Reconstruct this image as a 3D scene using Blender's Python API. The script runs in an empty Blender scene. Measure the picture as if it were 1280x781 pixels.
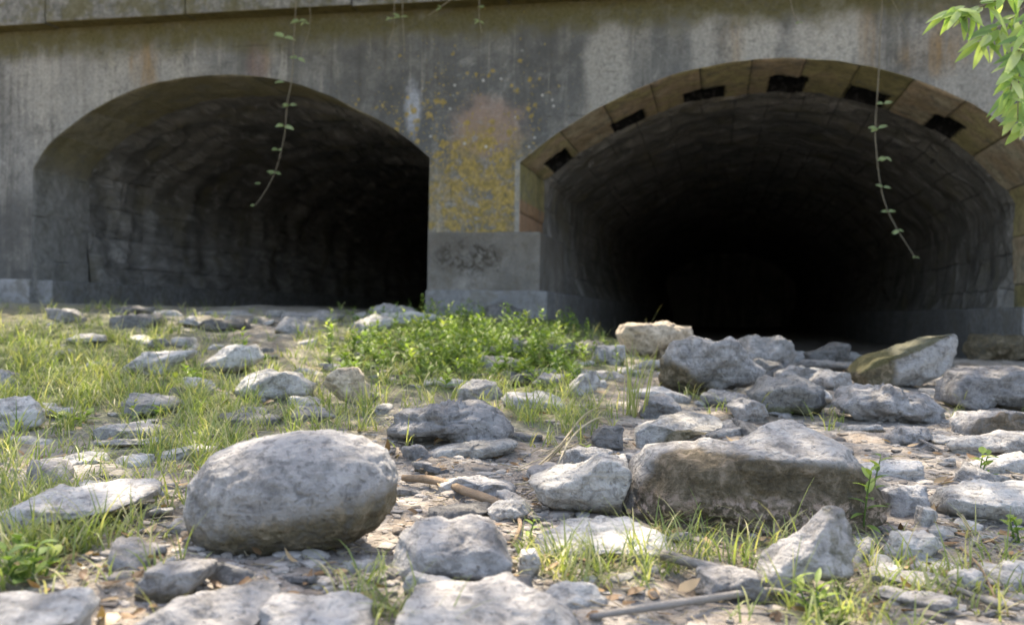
import bpy, bmesh, math, random
import numpy as np
from mathutils import Vector, Matrix, Euler

C = bpy.context.scene
col = C.collection
rnd = random.Random(7)

# ------------------------------------------------------------------ camera, world, sun, exposure
F = 1200.0; CX, CY = 640.0, 390.5; ROLL = 0.014; CAMZ = 0.40
cam_d = bpy.data.cameras.new('camera'); cam = bpy.data.objects.new('camera', cam_d); col.objects.link(cam)
cam_d.sensor_width = 36; cam_d.lens = 36 * F / 1280; cam_d.clip_end = 500; cam_d.clip_start = 0.05
right = Vector((math.cos(ROLL), 0, math.sin(ROLL))); up = Vector((-math.sin(ROLL), 0, math.cos(ROLL)))
m = Matrix.Identity(4)
for i in range(3):
    m[i][0] = right[i]; m[i][1] = up[i]; m[i][2] = (0, -1, 0)[i]
m[2][3] = CAMZ
cam.matrix_world = m
cam_d.dof.use_dof = True; cam_d.dof.focus_distance = 2.1; cam_d.dof.aperture_fstop = 4.0
C.camera = cam

SUN_EL, SUN_AZ = math.radians(58), math.radians(-14)     # azimuth from +Y (behind the bridge) towards +X
sdir = Vector((math.sin(SUN_AZ) * math.cos(SUN_EL), math.cos(SUN_AZ) * math.cos(SUN_EL), math.sin(SUN_EL)))
w = bpy.data.worlds.new('World'); C.world = w; w.use_nodes = True
nt = w.node_tree; nt.nodes.clear()
sky = nt.nodes.new('ShaderNodeTexSky'); sky.sky_type = 'NISHITA'; sky.sun_disc = False
sky.sun_elevation = SUN_EL; sky.sun_rotation = SUN_AZ; sky.dust_density = 3.0; sky.air_density = 1.0
bg = nt.nodes.new('ShaderNodeBackground'); bg.inputs[1].default_value = 0.15
wo = nt.nodes.new('ShaderNodeOutputWorld')
nt.links.new(sky.outputs[0], bg.inputs[0]); nt.links.new(bg.outputs[0], wo.inputs[0])
sd = bpy.data.lights.new('sun', 'SUN'); sd.energy = 3.2; sd.angle = math.radians(0.5); sd.color = (1, .95, .86)
so = bpy.data.objects.new('sun', sd); col.objects.link(so)
so.rotation_euler = sdir.to_track_quat('Z', 'Y').to_euler(); so.location = (0, 3, 9)
C.view_settings.view_transform = 'Standard'; C.view_settings.look = 'None'
C.view_settings.gamma = 1; C.view_settings.use_curve_mapping = False
C.view_settings.exposure = 1.95
C.view_settings.use_white_balance = True; C.view_settings.white_balance_temperature = 7500; C.view_settings.white_balance_tint = 14

# ------------------------------------------------------------------ numpy noise
_perm = np.random.RandomState(3).permutation(256); _perm = np.concatenate([_perm, _perm, _perm])
_grad = np.random.RandomState(4).normal(size=(256, 3)); _grad /= np.linalg.norm(_grad, axis=1)[:, None]
def perlin(P):
    P = np.asarray(P, float); i = np.floor(P).astype(int); f = P - i; i &= 255
    u = f * f * f * (f * (f * 6 - 15) + 10); r = 0
    for a in (0, 1):
        wx = u[:, 0] if a else 1 - u[:, 0]
        for b in (0, 1):
            wy = u[:, 1] if b else 1 - u[:, 1]
            for c in (0, 1):
                wz = u[:, 2] if c else 1 - u[:, 2]
                h = _perm[_perm[_perm[(i[:, 0] + a) & 255] + ((i[:, 1] + b) & 255)] + ((i[:, 2] + c) & 255)]
                g = _grad[h]
                r = r + wx * wy * wz * ((f - (a, b, c)) * g).sum(1)
    return r * 1.5
def fbm(P, oct=4, rough=.5):
    r = 0; a = 1
    for k in range(oct):
        r = r + a * perlin(P * 2 ** k + 17.3 * k); a *= rough
    return r

# ------------------------------------------------------------------ pixel <-> place
def ray(px, py):
    a = (px - CX) / F; b = (CY - py) / F
    return Vector((0, 1, 0)) + float(a) * right + float(b) * up
def proj(p):
    d = Vector(p) - Vector((0, 0, CAMZ))
    y = max(d.y, 1e-3)
    return CX + F * d.dot(right) / y, CY - F * d.dot(up) / y
GY = [-30, 0, 1.2, 2, 3, 4, 5, 6, 7, 8, 12, 40]
GL = [0, 0, 0, .03, .11, .20, .28, .35, .40, .42, .42, .42]
GC = [0, 0, 0, .03, .09, .18, .27, .33, .36, .33, .25, .2]
GR = [0, 0, 0, .03, .06, .10, .13, .13, .10, .08, .08, .08]
def ground_np(X, Y, detail=True):
    l = np.interp(Y, GY, GL); c = np.interp(Y, GY, GC); r = np.interp(Y, GY, GR)
    wl = np.clip((-X - .2) / 1.6, 0, 1); wr = np.clip((X - .2) / 1.0, 0, 1)
    wl = wl * wl * (3 - 2 * wl); wr = wr * wr * (3 - 2 * wr)
    z = l * wl + r * wr + c * (1 - wl - wr)
    P = np.stack([X, Y, X * 0], 1)
    z = z + .03 * fbm(P * .9, 3)
    if detail:
        fade = np.exp(-np.maximum(np.hypot(X, Y - 3) - 6, 0) / 3)
        z = z + fade * (.012 * fbm(P * 6, 4, .6))
    return z
def gz(x, y): return float(ground_np(np.array([x]), np.array([y]))[0])
def hit(px, py):
    d = ray(px, py); pts = np.concatenate([np.arange(.6, 7.4, .01)])
    X = d.x * pts; Y = pts; Z = CAMZ + d.z * pts
    g = ground_np(X, Y, False); k = np.nonzero(Z <= g)[0]
    if len(k) == 0: return Vector((X[-1], Y[-1], g[-1]))
    k = k[0]; return Vector((X[k], Y[k], g[k]))
# bridge frame: U along the wall, V into the bridge, Z up
YAW = math.radians(-12); P0 = Vector((0, 7, 0))
RB = Matrix.Rotation(YAW, 3, 'Z'); RBi = RB.transposed()
def wall(px, py, v=0):
    o = RBi @ (Vector((0, 0, CAMZ)) - P0); d = RBi @ ray(px, py)
    t = (v - o.y) / d.y; p = o + d * t
    return p.x, p.z
def b2w(u, v, z): return P0 + RB @ Vector((float(u), float(v), float(z)))

# ------------------------------------------------------------------ material helper
class Mat:
    def __init__(s, name, rough=.9, spec=.25):
        s.m = bpy.data.materials.new(name); s.m.use_nodes = True; s.t = s.m.node_tree
        s.t.nodes.clear(); s.o = s.n('ShaderNodeOutputMaterial'); s.b = s.n('ShaderNodeBsdfPrincipled')
        s.b.inputs['Roughness'].default_value = rough; s.b.inputs['Specular IOR Level'].default_value = spec
        s.l(s.b.outputs[0], s.o.inputs[0])
    def n(s, k): return s.t.nodes.new(k)
    def l(s, a, b): s.t.links.new(a, b)
    def put(s, sock, v):
        if isinstance(v, bpy.types.NodeSocket): s.l(v, sock)
        elif isinstance(v, (tuple, list)) and len(v) == 3 and sock.type == 'RGBA': sock.default_value = (*v, 1)
        else: sock.default_value = v
    def coord(s, k='Object'): return s.n('ShaderNodeTexCoord').outputs[k]
    def map(s, v, scale=(1, 1, 1), loc=(0, 0, 0), rot=(0, 0, 0)):
        n = s.n('ShaderNodeMapping'); s.l(v, n.inputs[0]); n.inputs['Scale'].default_value = scale
        n.inputs['Location'].default_value = loc; n.inputs['Rotation'].default_value = rot; return n.outputs[0]
    def noise(s, v, sc, det=5, rough=.55, dist=0, out=0):
        n = s.n('ShaderNodeTexNoise'); s.l(v, n.inputs['Vector']); n.inputs['Scale'].default_value = sc
        n.inputs['Detail'].default_value = det; n.inputs['Roughness'].default_value = rough
        n.inputs['Distortion'].default_value = dist; return n.outputs[out]
    def vor(s, v, sc, feat='F1', out='Distance', rnd_=1):
        n = s.n('ShaderNodeTexVoronoi'); n.feature = feat; s.l(v, n.inputs['Vector'])
        n.inputs['Scale'].default_value = sc; n.inputs['Randomness'].default_value = rnd_; return n.outputs[out]
    def math(s, op, a, b=0., c=0., clamp=False):
        n = s.n('ShaderNodeMath'); n.operation = op; n.use_clamp = clamp
        for k, v in enumerate((a, b, c)): s.put(n.inputs[k], v)
        return n.outputs[0]
    def rng(s, v, a, b, c=0., d=1., smooth=True):
        n = s.n('ShaderNodeMapRange'); n.interpolation_type = 'SMOOTHSTEP' if smooth else 'LINEAR'
        s.put(n.inputs[0], v)
        for k, x in enumerate((a, b, c, d)): s.put(n.inputs[k + 1], x)
        return n.outputs[0]
    def mix(s, f, a, b, mode='MIX'):
        n = s.n('ShaderNodeMix'); n.data_type = 'RGBA'; n.blend_type = mode; n.clamp_factor = True
        s.put(n.inputs[0], f); s.put(n.inputs[6], a); s.put(n.inputs[7], b); return n.outputs[2]
    def ramp(s, v, pts):
        n = s.n('ShaderNodeValToRGB'); s.put(n.inputs[0], v); e = n.color_ramp.elements
        e[0].position = pts[0][0]; e[0].color = (*pts[0][1], 1); e[1].position = pts[-1][0]; e[1].color = (*pts[-1][1], 1)
        for p, c in pts[1:-1]:
            x = e.new(p); x.color = (*c, 1)
        return n.outputs[0]
    def attr(s, name, out='Fac'):
        n = s.n('ShaderNodeAttribute'); n.attribute_name = name; return n.outputs[out]
    def sep(s, v):
        n = s.n('ShaderNodeSeparateXYZ'); s.l(v, n.inputs[0]); return n.outputs
    def comb(s, a, b, c):
        n = s.n('ShaderNodeCombineXYZ')
        for k, v in enumerate((a, b, c)): s.put(n.inputs[k], v)
        return n.outputs[0]
    def bump(s, h, dist=.01, st=1., prev=None):
        n = s.n('ShaderNodeBump'); n.inputs['Strength'].default_value = st; n.inputs['Distance'].default_value = dist
        s.put(n.inputs['Height'], h)
        if prev is not None: s.l(prev, n.inputs['Normal'])
        return n.outputs[0]
    def done(s, colour, normal=None, rough=None):
        s.put(s.b.inputs['Base Color'], colour)
        if normal is not None: s.l(normal, s.b.inputs['Normal'])
        if rough is not None: s.put(s.b.inputs['Roughness'], rough)
        return s.m

def blob(M, X, Z, wob, u0, z0, ru, rz, a=1., soft=.6):
    """soft patch with a wobbly outline, in wall coordinates"""
    dx = M.math('MULTIPLY', M.math('SUBTRACT', X, u0), 1 / ru); dz = M.math('MULTIPLY', M.math('SUBTRACT', Z, z0), 1 / rz)
    d = M.math('SQRT', M.math('ADD', M.math('MULTIPLY', dx, dx), M.math('MULTIPLY', dz, dz)))
    d = M.math('ADD', d, M.math('MULTIPLY', M.math('SUBTRACT', wob, .5), 1.6))
    return M.rng(d, 1 + soft / 2, 1 - soft / 2, 0, a)
def bl(M, X, Z, wob, px, py, rx, ry, a=1., soft=.6):
    u, z = wall(px, py); u2, _ = wall(px + rx, py); _, z2 = wall(px, py - ry)
    return blob(M, X, Z, wob, u, z, abs(u2 - u), abs(z2 - z), a, soft)

# ---- wall material
def mat_wall():
    M = Mat('weathered_wall'); o = M.coord(); X, V, Z = M.sep(o)
    flat = M.comb(X, M.math('MULTIPLY', V, .5), Z)
    n1 = M.noise(flat, 1.6, 6, .6); n2 = M.noise(flat, 7, 6, .65, .3); n3 = M.noise(flat, 45, 5, .7)
    wob = M.noise(flat, 3.2, 6, .65)
    c = M.ramp(n1, [(.34, (.10, .108, .112)), (.5, (.21, .21, .20)), (.64, (.32, .31, .28))])
    c = M.mix(M.rng(n2, .35, .75, 0, .55), c, (.36, .35, .32))
    # vertical run-off streaks
    st = M.noise(M.map(flat, (9, 1, .8)), 1.0, 5, .6, .4)
    c = M.mix(M.rng(st, .5, .64, 0, .65), c, (.40, .385, .34))
    st2 = M.noise(M.map(flat, (5, 1, .5), (3.3, 0, 0)), 1.0, 5, .6, .3)
    c = M.mix(M.rng(st2, .5, .62, 0, .7), c, (.12, .12, .11))
    # dark growth between the arches
    d = bl(M, X, Z, wob, 590, 130, 170, 95, .85, 1.0)
    c = M.mix(M.math('MULTIPLY', d, M.rng(n2, .3, .6, .5, 1)), c, (.085, .09, .092))
    d = bl(M, X, Z, wob, 810, 90, 110, 50, .55, .8); c = M.mix(d, c, (.13, .135, .135))
    mo_ = M.noise(flat, 4.5, 8, .72, .6); c = M.mix(M.rng(mo_, .5, .62, 0, .55), c, (.10, .10, .095)); c = M.mix(M.rng(mo_, .46, .36, 0, .45), c, (.36, .36, .34))
    for a in ((15, 295, 45, 50, .8), (30, 350, 60, 14, .8), (470, 110, 60, 60, .5), (420, 60, 60, 30, .5), (700, 70, 60, 45, .45)):
        c = M.mix(M.math('MULTIPLY', bl(M, X, Z, mo_, *a), M.rng(n2, .3, .6, .4, 1)), c, (.075, .075, .072))
    # long thin drips
    dr = M.noise(M.map(flat, (26, 1, .7), (1.7, 0, 0)), 1.0, 4, .6, .3)
    c = M.mix(M.math('MULTIPLY', M.rng(dr, .58, .68, 0, .7), M.rng(mo_, .35, .6)), c, (.085, .08, .07))
    dr2 = M.noise(M.map(flat, (20, 1, .6), (8.7, 0, 0)), 1.0, 4, .6, .3)
    c = M.mix(M.math('MULTIPLY', M.rng(dr2, .6, .7, 0, .6), M.rng(n1, .4, .6)), c, (.46, .44, .38))
    # pale patches
    for a in ((130, 110, 120, 50, .35), (1040, 45, 45, 50, .75), (760, 95, 28, 70, .6), (940, 50, 30, 55, .7), (1215, 110, 40, 70, .5), (880, 50, 16, 60, .5)):
        c = M.mix(bl(M, X, Z, wob, *a), c, (.47, .455, .41))
    # rust coloured runs
    for a in ((180, 75, 16, 45, .6), (1085, 45, 12, 50, .6), (1165, 70, 40, 22, .55), (1185, 50, 22, 40, .4), (915, 55, 14, 35, .45), (325, 70, 14, 30, .35)):
        c = M.mix(M.math('MULTIPLY', bl(M, X, Z, mo_, *a, 1.0), M.rng(st, .38, .6, .25, 1.3)), c, (.27, .17, .07))
    c = M.mix(bl(M, X, Z, wob, 322, 75, 14, 35, .4, 1.), c, (.15, .08, .09))
    # pink bare patch and pale drip
    c = M.mix(M.math('MULTIPLY', bl(M, X, Z, n2, 608, 160, 42, 36, .8, .8), M.rng(n3, .35, .6, .45, 1)), c, (.40, .27, .21))
    c = M.mix(bl(M, X, Z, n2, 516, 135, 9, 30, .8, 1.), c, (.42, .45, .5))
    # moss under the coping: wide band, uneven lower edge
    zm = M.math('ADD', Z, M.math('MULTIPLY', M.math('SUBTRACT', wob, .5), .4))
    zlow = zm
    ms = M.rng(zlow, 2.34, 2.54, 0, .97)
    c = M.mix(M.math('MULTIPLY', ms, M.rng(n2, .25, .55, .55, 1)), c, M.ramp(n3, [(.3, (.05, .048, .015)), (.7, (.16, .14, .045))]))
    # yellow lichen on the pier: crusty spots
    v1 = M.vor(M.comb(M.math('ADD', X, M.math('MULTIPLY', n2, .08)), 0, M.math('ADD', Z, M.math('MULTIPLY', mo_, .08))), 11); v2 = M.vor(M.comb(X, 3, Z), 34)
    lm = M.math('MAXIMUM', bl(M, X, Z, wob, 595, 235, 75, 70, 1, .9), bl(M, X, Z, wob, 600, 175, 75, 45, .65, 1.2))
    lm2 = bl(M, X, Z, wob, 570, 150, 150, 95, .42, 1.2)
    l1 = M.noise(flat, 5.5, 8, .75, .5); lw = M.math('MAXIMUM', bl(M, X, Z, l1, 596, 250, 72, 62, .85, .9), bl(M, X, Z, l1, 605, 195, 48, 40, .8, 1.0))
    c = M.mix(M.math('MULTIPLY', lw, M.rng(l1, .40, .56, .12, 1)), c, M.ramp(M.noise(flat, 18, 6, .7), [(.3, (.14, .12, .05)), (.45, (.26, .20, .07)), (.55, (.37, .26, .09)), (.7, (.42, .34, .17))]))
    c = M.mix(M.math('MULTIPLY', M.rng(M.noise(flat, 8, 6, .7, .4), .54, .62), bl(M, X, Z, wob, 600, 230, 70, 80, .8, .8)), c, (.30, .29, .27))
    dl = M.math('ADD', M.math('MINIMUM', v1, M.math('MULTIPLY', v2, 1.2)), M.math('MULTIPLY', M.math('SUBTRACT', n3, .5), .5))
    th = M.math('MULTIPLY', M.math('MAXIMUM', lm, lm2), M.rng(mo_, .35, .62, .2, .72))
    li = M.rng(M.math('SUBTRACT', th, dl), -.06, .07)
    yel = M.ramp(M.noise(flat, 22, 4, .6), [(.3, (.17, .14, .05)), (.5, (.36, .26, .07)), (.72, (.46, .35, .15))])
    c = M.mix(M.math('MULTIPLY', li, .9), c, yel)
    # white crust dots
    v3 = M.vor(M.map(M.comb(X, 0, Z), (1, 1, 1), (.31, 0, .17)), 9)
    wd = M.math('MULTIPLY', M.rng(v3, .13, .08), bl(M, X, Z, wob, 620, 170, 150, 90, 1., .8))
    c = M.mix(M.math('MULTIPLY', wd, .8), c, (.55, .55, .52))
    ar = M.math('MULTIPLY', M.rng(M.math('ADD', X, M.math('MULTIPLY', n2, .03)), wall(645, 250)[0], wall(647, 250)[0]), M.math('MULTIPLY', M.rng(X, 1., .9), M.rng(Z, wall(650, 198)[1], wall(650, 204)[1])))
    c = M.mix(M.math('MULTIPLY', ar, .7), c, (.33, .33, .31))
    # dark speckle of old growth
    c = M.mix(M.math('MULTIPLY', M.math('MULTIPLY', M.rng(M.noise(flat, 24, 6, .75, .3), .5, .6), M.rng(n1, .40, .54)), .38), c, (.08, .082, .08))
    # salt-and-pepper grain
    c = M.mix(M.rng(n3, .35, .65, 0, .38), c, (.07, .07, .065))
    # courses
    br = M.n('ShaderNodeTexBrick'); br.inputs['Color1'].default_value = (1, 1, 1, 1); br.inputs['Color2'].default_value = (.8, .8, .8, 1)
    br.inputs['Mortar'].default_value = (0, 0, 0, 1); br.inputs['Scale'].default_value = 1
    br.inputs['Mortar Size'].default_value = .006; br.inputs['Mortar Smooth'].default_value = .6
    br.inputs['Brick Width'].default_value = .92; br.inputs['Row Height'].default_value = .305
    M.l(M.comb(M.math('ADD', X, M.math('MULTIPLY', wob, .02)), M.math('ADD', Z, M.math('MULTIPLY', n2, .015)), 0), br.inputs['Vector'])
    jm = M.math('MULTIPLY', M.math('SUBTRACT', 1., M.math('MINIMUM', br.outputs[0], 1.)), M.rng(wob, .5, .62))
    jm = M.rng(jm, .5, 1.)
    c = M.mix(M.math('MULTIPLY', jm, .45), c, (.05, .05, .045))
    h = M.math('ADD', M.math('MULTIPLY', n2, .6), M.math('MULTIPLY', n3, .35)); h = M.math('SUBTRACT', h, M.math('MULTIPLY', jm, .5))
    h = M.math('ADD', h, M.math('MULTIPLY', li, .12))
    return M.done(c, M.bump(h, .02, .8))

def mat_stone_block():        # pier foot and plinth
    M = Mat('pale_dressed_stone'); o = M.coord(); n1 = M.noise(o, 2.5, 6, .6); n2 = M.noise(o, 14, 6, .7, .3); n3 = M.noise(o, 60, 4, .7)
    c = M.ramp(n1, [(.34, (.12, .115, .10)), (.5, (.21, .20, .18)), (.64, (.32, .31, .28))])
    c = M.mix(M.rng(n2, .5, .68, 0, .6), c, (.13, .11, .08)); c = M.mix(M.rng(n3, .4, .65, 0, .3), c, (.09, .09, .085))
    X, V, Z = M.sep(o)
    d = bl(M, X, Z, n2, 588, 322, 46, 22, 1., .6)
    n4 = M.noise(o, 11, 5, .6, 1.8)
    zb = M.rng(M.math('ADD', Z, M.math('MULTIPLY', n2, .25)), wall(600, 330)[1], wall(600, 300)[1] + .12); c = M.mix(M.math('MULTIPLY', zb, .55), c, (.12, .105, .085))
    c = M.mix(M.rng(M.noise(o, 5, 6, .7, .5), .5, .62, 0, .5), c, (.13, .125, .12))
    c = M.mix(M.math('MULTIPLY', d, M.math('ADD', M.rng(n4, .46, .60, 0, .7), M.rng(n2, .4, .6, 0, .4), clamp=True)), c, (.06, .053, .042))
    return M.done(c, M.bump(M.math('ADD', M.math('MULTIPLY', n2, .7), M.math('MULTIPLY', n3, .3)), .02, .8))
def mat_plinth(name='bluish_plinth_concrete', k=1.):
    M = Mat(name); o = M.coord(); n1 = M.noise(o, 3, 6, .6); n2 = M.noise(o, 20, 6, .7)
    st = M.noise(M.map(o, (1, 1, 12)), 1.5, 4, .6)
    c = M.ramp(n1, [(.3, (.16 * k, .165 * k, .17 * k)), (.7, (.29 * k, .295 * k, .297 * k))]); c = M.mix(M.rng(n2, .45, .62, 0, .65), c, (.13, .13, .12)); c = M.mix(M.rng(M.noise(o, 6, 6, .7, .6), .5, .6, 0, .6), c, (.17, .16, .135))
    c = M.mix(M.rng(st, .5, .7, 0, .35), c, (.13, .13, .13))
    return M.done(c, M.bump(M.math('ADD', n2, st), .01, .7))
def mat_ring(name, warm):
    M = Mat(name); uv = M.coord('UV'); o = M.coord(); n1 = M.noise(o, 3, 6, .6); n2 = M.noise(o, 16, 6, .7, .4); n3 = M.noise(o, 60, 4, .7)
    if warm: pts = [(.3, (.31, .28, .13)), (.45, (.47, .41, .21)), (.58, (.50, .38, .26)), (.72, (.58, .52, .38))]
    else: pts = [(.3, (.14, .125, .065)), (.5, (.22, .20, .12)), (.7, (.31, .29, .23))]
    u, v, _ = M.sep(uv)
    if warm:
        xo, _, zo = M.sep(o)
    cell = M.n('ShaderNodeTexWhiteNoise'); cell.noise_dimensions = '1D'
    M.l(M.math('FLOOR', M.math('DIVIDE', u, .36)), cell.inputs['W'])
    c = M.ramp(M.math('ADD', M.math('MULTIPLY', n1, .65), M.math('MULTIPLY', cell.outputs[0], .34)), pts)
    c = M.mix(M.rng(n2, .45, .65, 0, .5), c, (.13, .12, .07)); c = M.mix(M.rng(n3, .45, .65, 0, .35), c, (.07, .07, .04))
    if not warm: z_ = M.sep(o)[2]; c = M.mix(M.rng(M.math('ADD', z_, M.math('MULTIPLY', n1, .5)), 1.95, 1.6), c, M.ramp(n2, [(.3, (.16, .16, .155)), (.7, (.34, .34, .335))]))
    if warm:
        jb = M.math('MULTIPLY', M.rng(xo, wall(650, 250)[0] + .12, wall(650, 250)[0] + .10), M.math('MULTIPLY', M.rng(zo, wall(650, 247)[1], wall(650, 249)[1]), 1.))
        c = M.mix(M.math('MULTIPLY', jb, .85), c, M.ramp(n2, [(.35, (.30, .17, .10)), (.65, (.46, .29, .18))]))
    f = M.math('FRACT', M.math('DIVIDE', M.math('ADD', u, M.math('MULTIPLY', n2, .012)), .36)); j = M.math('MINIMUM', f, M.math('SUBTRACT', 1., f))
    jm = M.rng(j, .022, .004)
    if not warm: jm = M.math('MULTIPLY', jm, M.rng(n1, .5, .6))
    c = M.mix(M.rng(M.noise(o, 7, 5, .65, .5), .52, .66, 0, .6), c, (.17, .17, .15))
    c = M.mix(M.math('MULTIPLY', jm, .6), c, (.03, .028, .02))
    inner = M.attr('pocket_shade'); c = M.mix(inner, c, M.mix(M.rng(M.noise(o, 25, 3, .6), .5, .65), (.006, .006, .006), (.035, .035, .035)))  # shade painted near-black inside the gaps of missing stones
    h = M.math('SUBTRACT', M.math('ADD', M.math('MULTIPLY', n2, .6), M.math('MULTIPLY', n3, .3)), M.math('MULTIPLY', jm, .4))
    return M.done(c, M.bump(h, .02, .8))
def mat_barrel(name='rough_barrel_masonry', rings=True):  # grey masonry streaked lighter and darker by noise
    M = Mat(name, .85); uv = M.coord('UV'); u, v, _ = M.sep(uv)
    base = M.comb(u, v, 0)
    n1 = M.noise(base, 1.3, 6, .6, .3); n2 = M.noise(M.map(base, (2.2, 9, 1) if rings else (6, 2.2, 1)), 1.2, 6, .7, .8); n3 = M.noise(base, 40, 4, .7)
    c = M.ramp(n1, [(.3, (.12, .118, .108)), (.5, (.21, .205, .19)), (.7, (.32, .31, .29))])
    c = M.mix(M.rng(n2, .5, .7, 0, .7), c, (.50, .50, .49)); c = M.mix(M.rng(n2, .45, .3, 0, .6), c, (.08, .075, .06))
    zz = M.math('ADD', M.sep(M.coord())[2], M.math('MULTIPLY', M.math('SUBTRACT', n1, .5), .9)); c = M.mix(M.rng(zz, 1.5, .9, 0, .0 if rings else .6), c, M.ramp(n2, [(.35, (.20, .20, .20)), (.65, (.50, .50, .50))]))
    gr = M.noise(base, 2.1, 4, .6); c = M.mix(M.rng(gr, .5, .7, 0, .5), c, (.18, .16, .08))
    br = M.n('ShaderNodeTexBrick'); br.inputs['Color1'].default_value = (1, 1, 1, 1); br.inputs['Color2'].default_value = (.7, .7, .7, 1)
    br.inputs['Mortar'].default_value = (0, 0, 0, 1); br.inputs['Scale'].default_value = 1; br.inputs['Mortar Size'].default_value = .009
    br.inputs['Mortar Smooth'].default_value = .5; br.inputs['Brick Width'].default_value = .8; br.inputs['Row Height'].default_value = .27
    M.l(M.comb(M.math('ADD', v, M.math('MULTIPLY', n1, .05)), M.math('ADD', u, M.math('MULTIPLY', n2, .02)), 0), br.inputs['Vector'])
    jm = M.math('MULTIPLY', M.math('SUBTRACT', 1., br.outputs[0], clamp=True), M.rng(n1, .4, .6))
    c = M.mix(M.math('MULTIPLY', jm, .35), c, (.05, .05, .05))
    h = M.math('SUBTRACT', M.math('ADD', n2, M.math('MULTIPLY', n3, .3)), M.math('MULTIPLY', jm, .5))
    return M.done(c, M.bump(h, .06, 1.))
def mat_coping():
    M = Mat('coping_stone'); o = M.coord(); n1 = M.noise(o, 3, 6, .6); n2 = M.noise(o, 18, 6, .7)
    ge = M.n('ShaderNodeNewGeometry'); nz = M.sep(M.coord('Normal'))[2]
    c = M.ramp(n2, [(.34, (.10, .105, .10)), (.5, (.18, .18, .17)), (.64, (.28, .28, .26))])
    c = M.mix(M.rng(n1, .5, .62, 0, .7), c, (.08, .085, .075))
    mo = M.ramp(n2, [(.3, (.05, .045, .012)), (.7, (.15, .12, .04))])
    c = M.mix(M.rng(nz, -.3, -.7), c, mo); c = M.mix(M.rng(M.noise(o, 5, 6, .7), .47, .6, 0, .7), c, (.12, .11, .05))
    return M.done(c, M.bump(n2, .02, .8))
def mat_ground():
    M = Mat('dry_stream_bed_soil'); o = M.coord(); n1 = M.noise(o, 1.2, 5, .6); n2 = M.noise(o, 9, 7, .7, .2); n3 = M.noise(o, 70, 5, .7)
    v = M.vor(o, 55); v2 = M.vor(o, 120)
    c = M.ramp(n2, [(.32, (.17, .14, .11)), (.5, (.31, .275, .23)), (.68, (.43, .40, .355))])
    c = M.mix(M.rng(n1, .45, .65, 0, .6), c, (.40, .385, .36))
    c = M.mix(M.rng(M.noise(o, 4, 5, .6), .54, .68, 0, .7), c, (.19, .145, .1))
    c = M.mix(M.rng(n3, .45, .62, 0, .5), c, (.12, .105, .09))
    gr = M.attr('green'); c = M.mix(M.math('MULTIPLY', gr, M.rng(n2, .3, .55, .3, 1.)), c, (.085, .11, .035))
    h = M.math('ADD', M.math('MULTIPLY', n3, .5), M.math('MULTIPLY', M.math('MINIMUM', v, .6), .7)); h = M.math('ADD', h, M.math('MULTIPLY', v2, .3))
    return M.done(c, M.bump(M.math('ADD', h, n2), .012, 1.))
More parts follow.
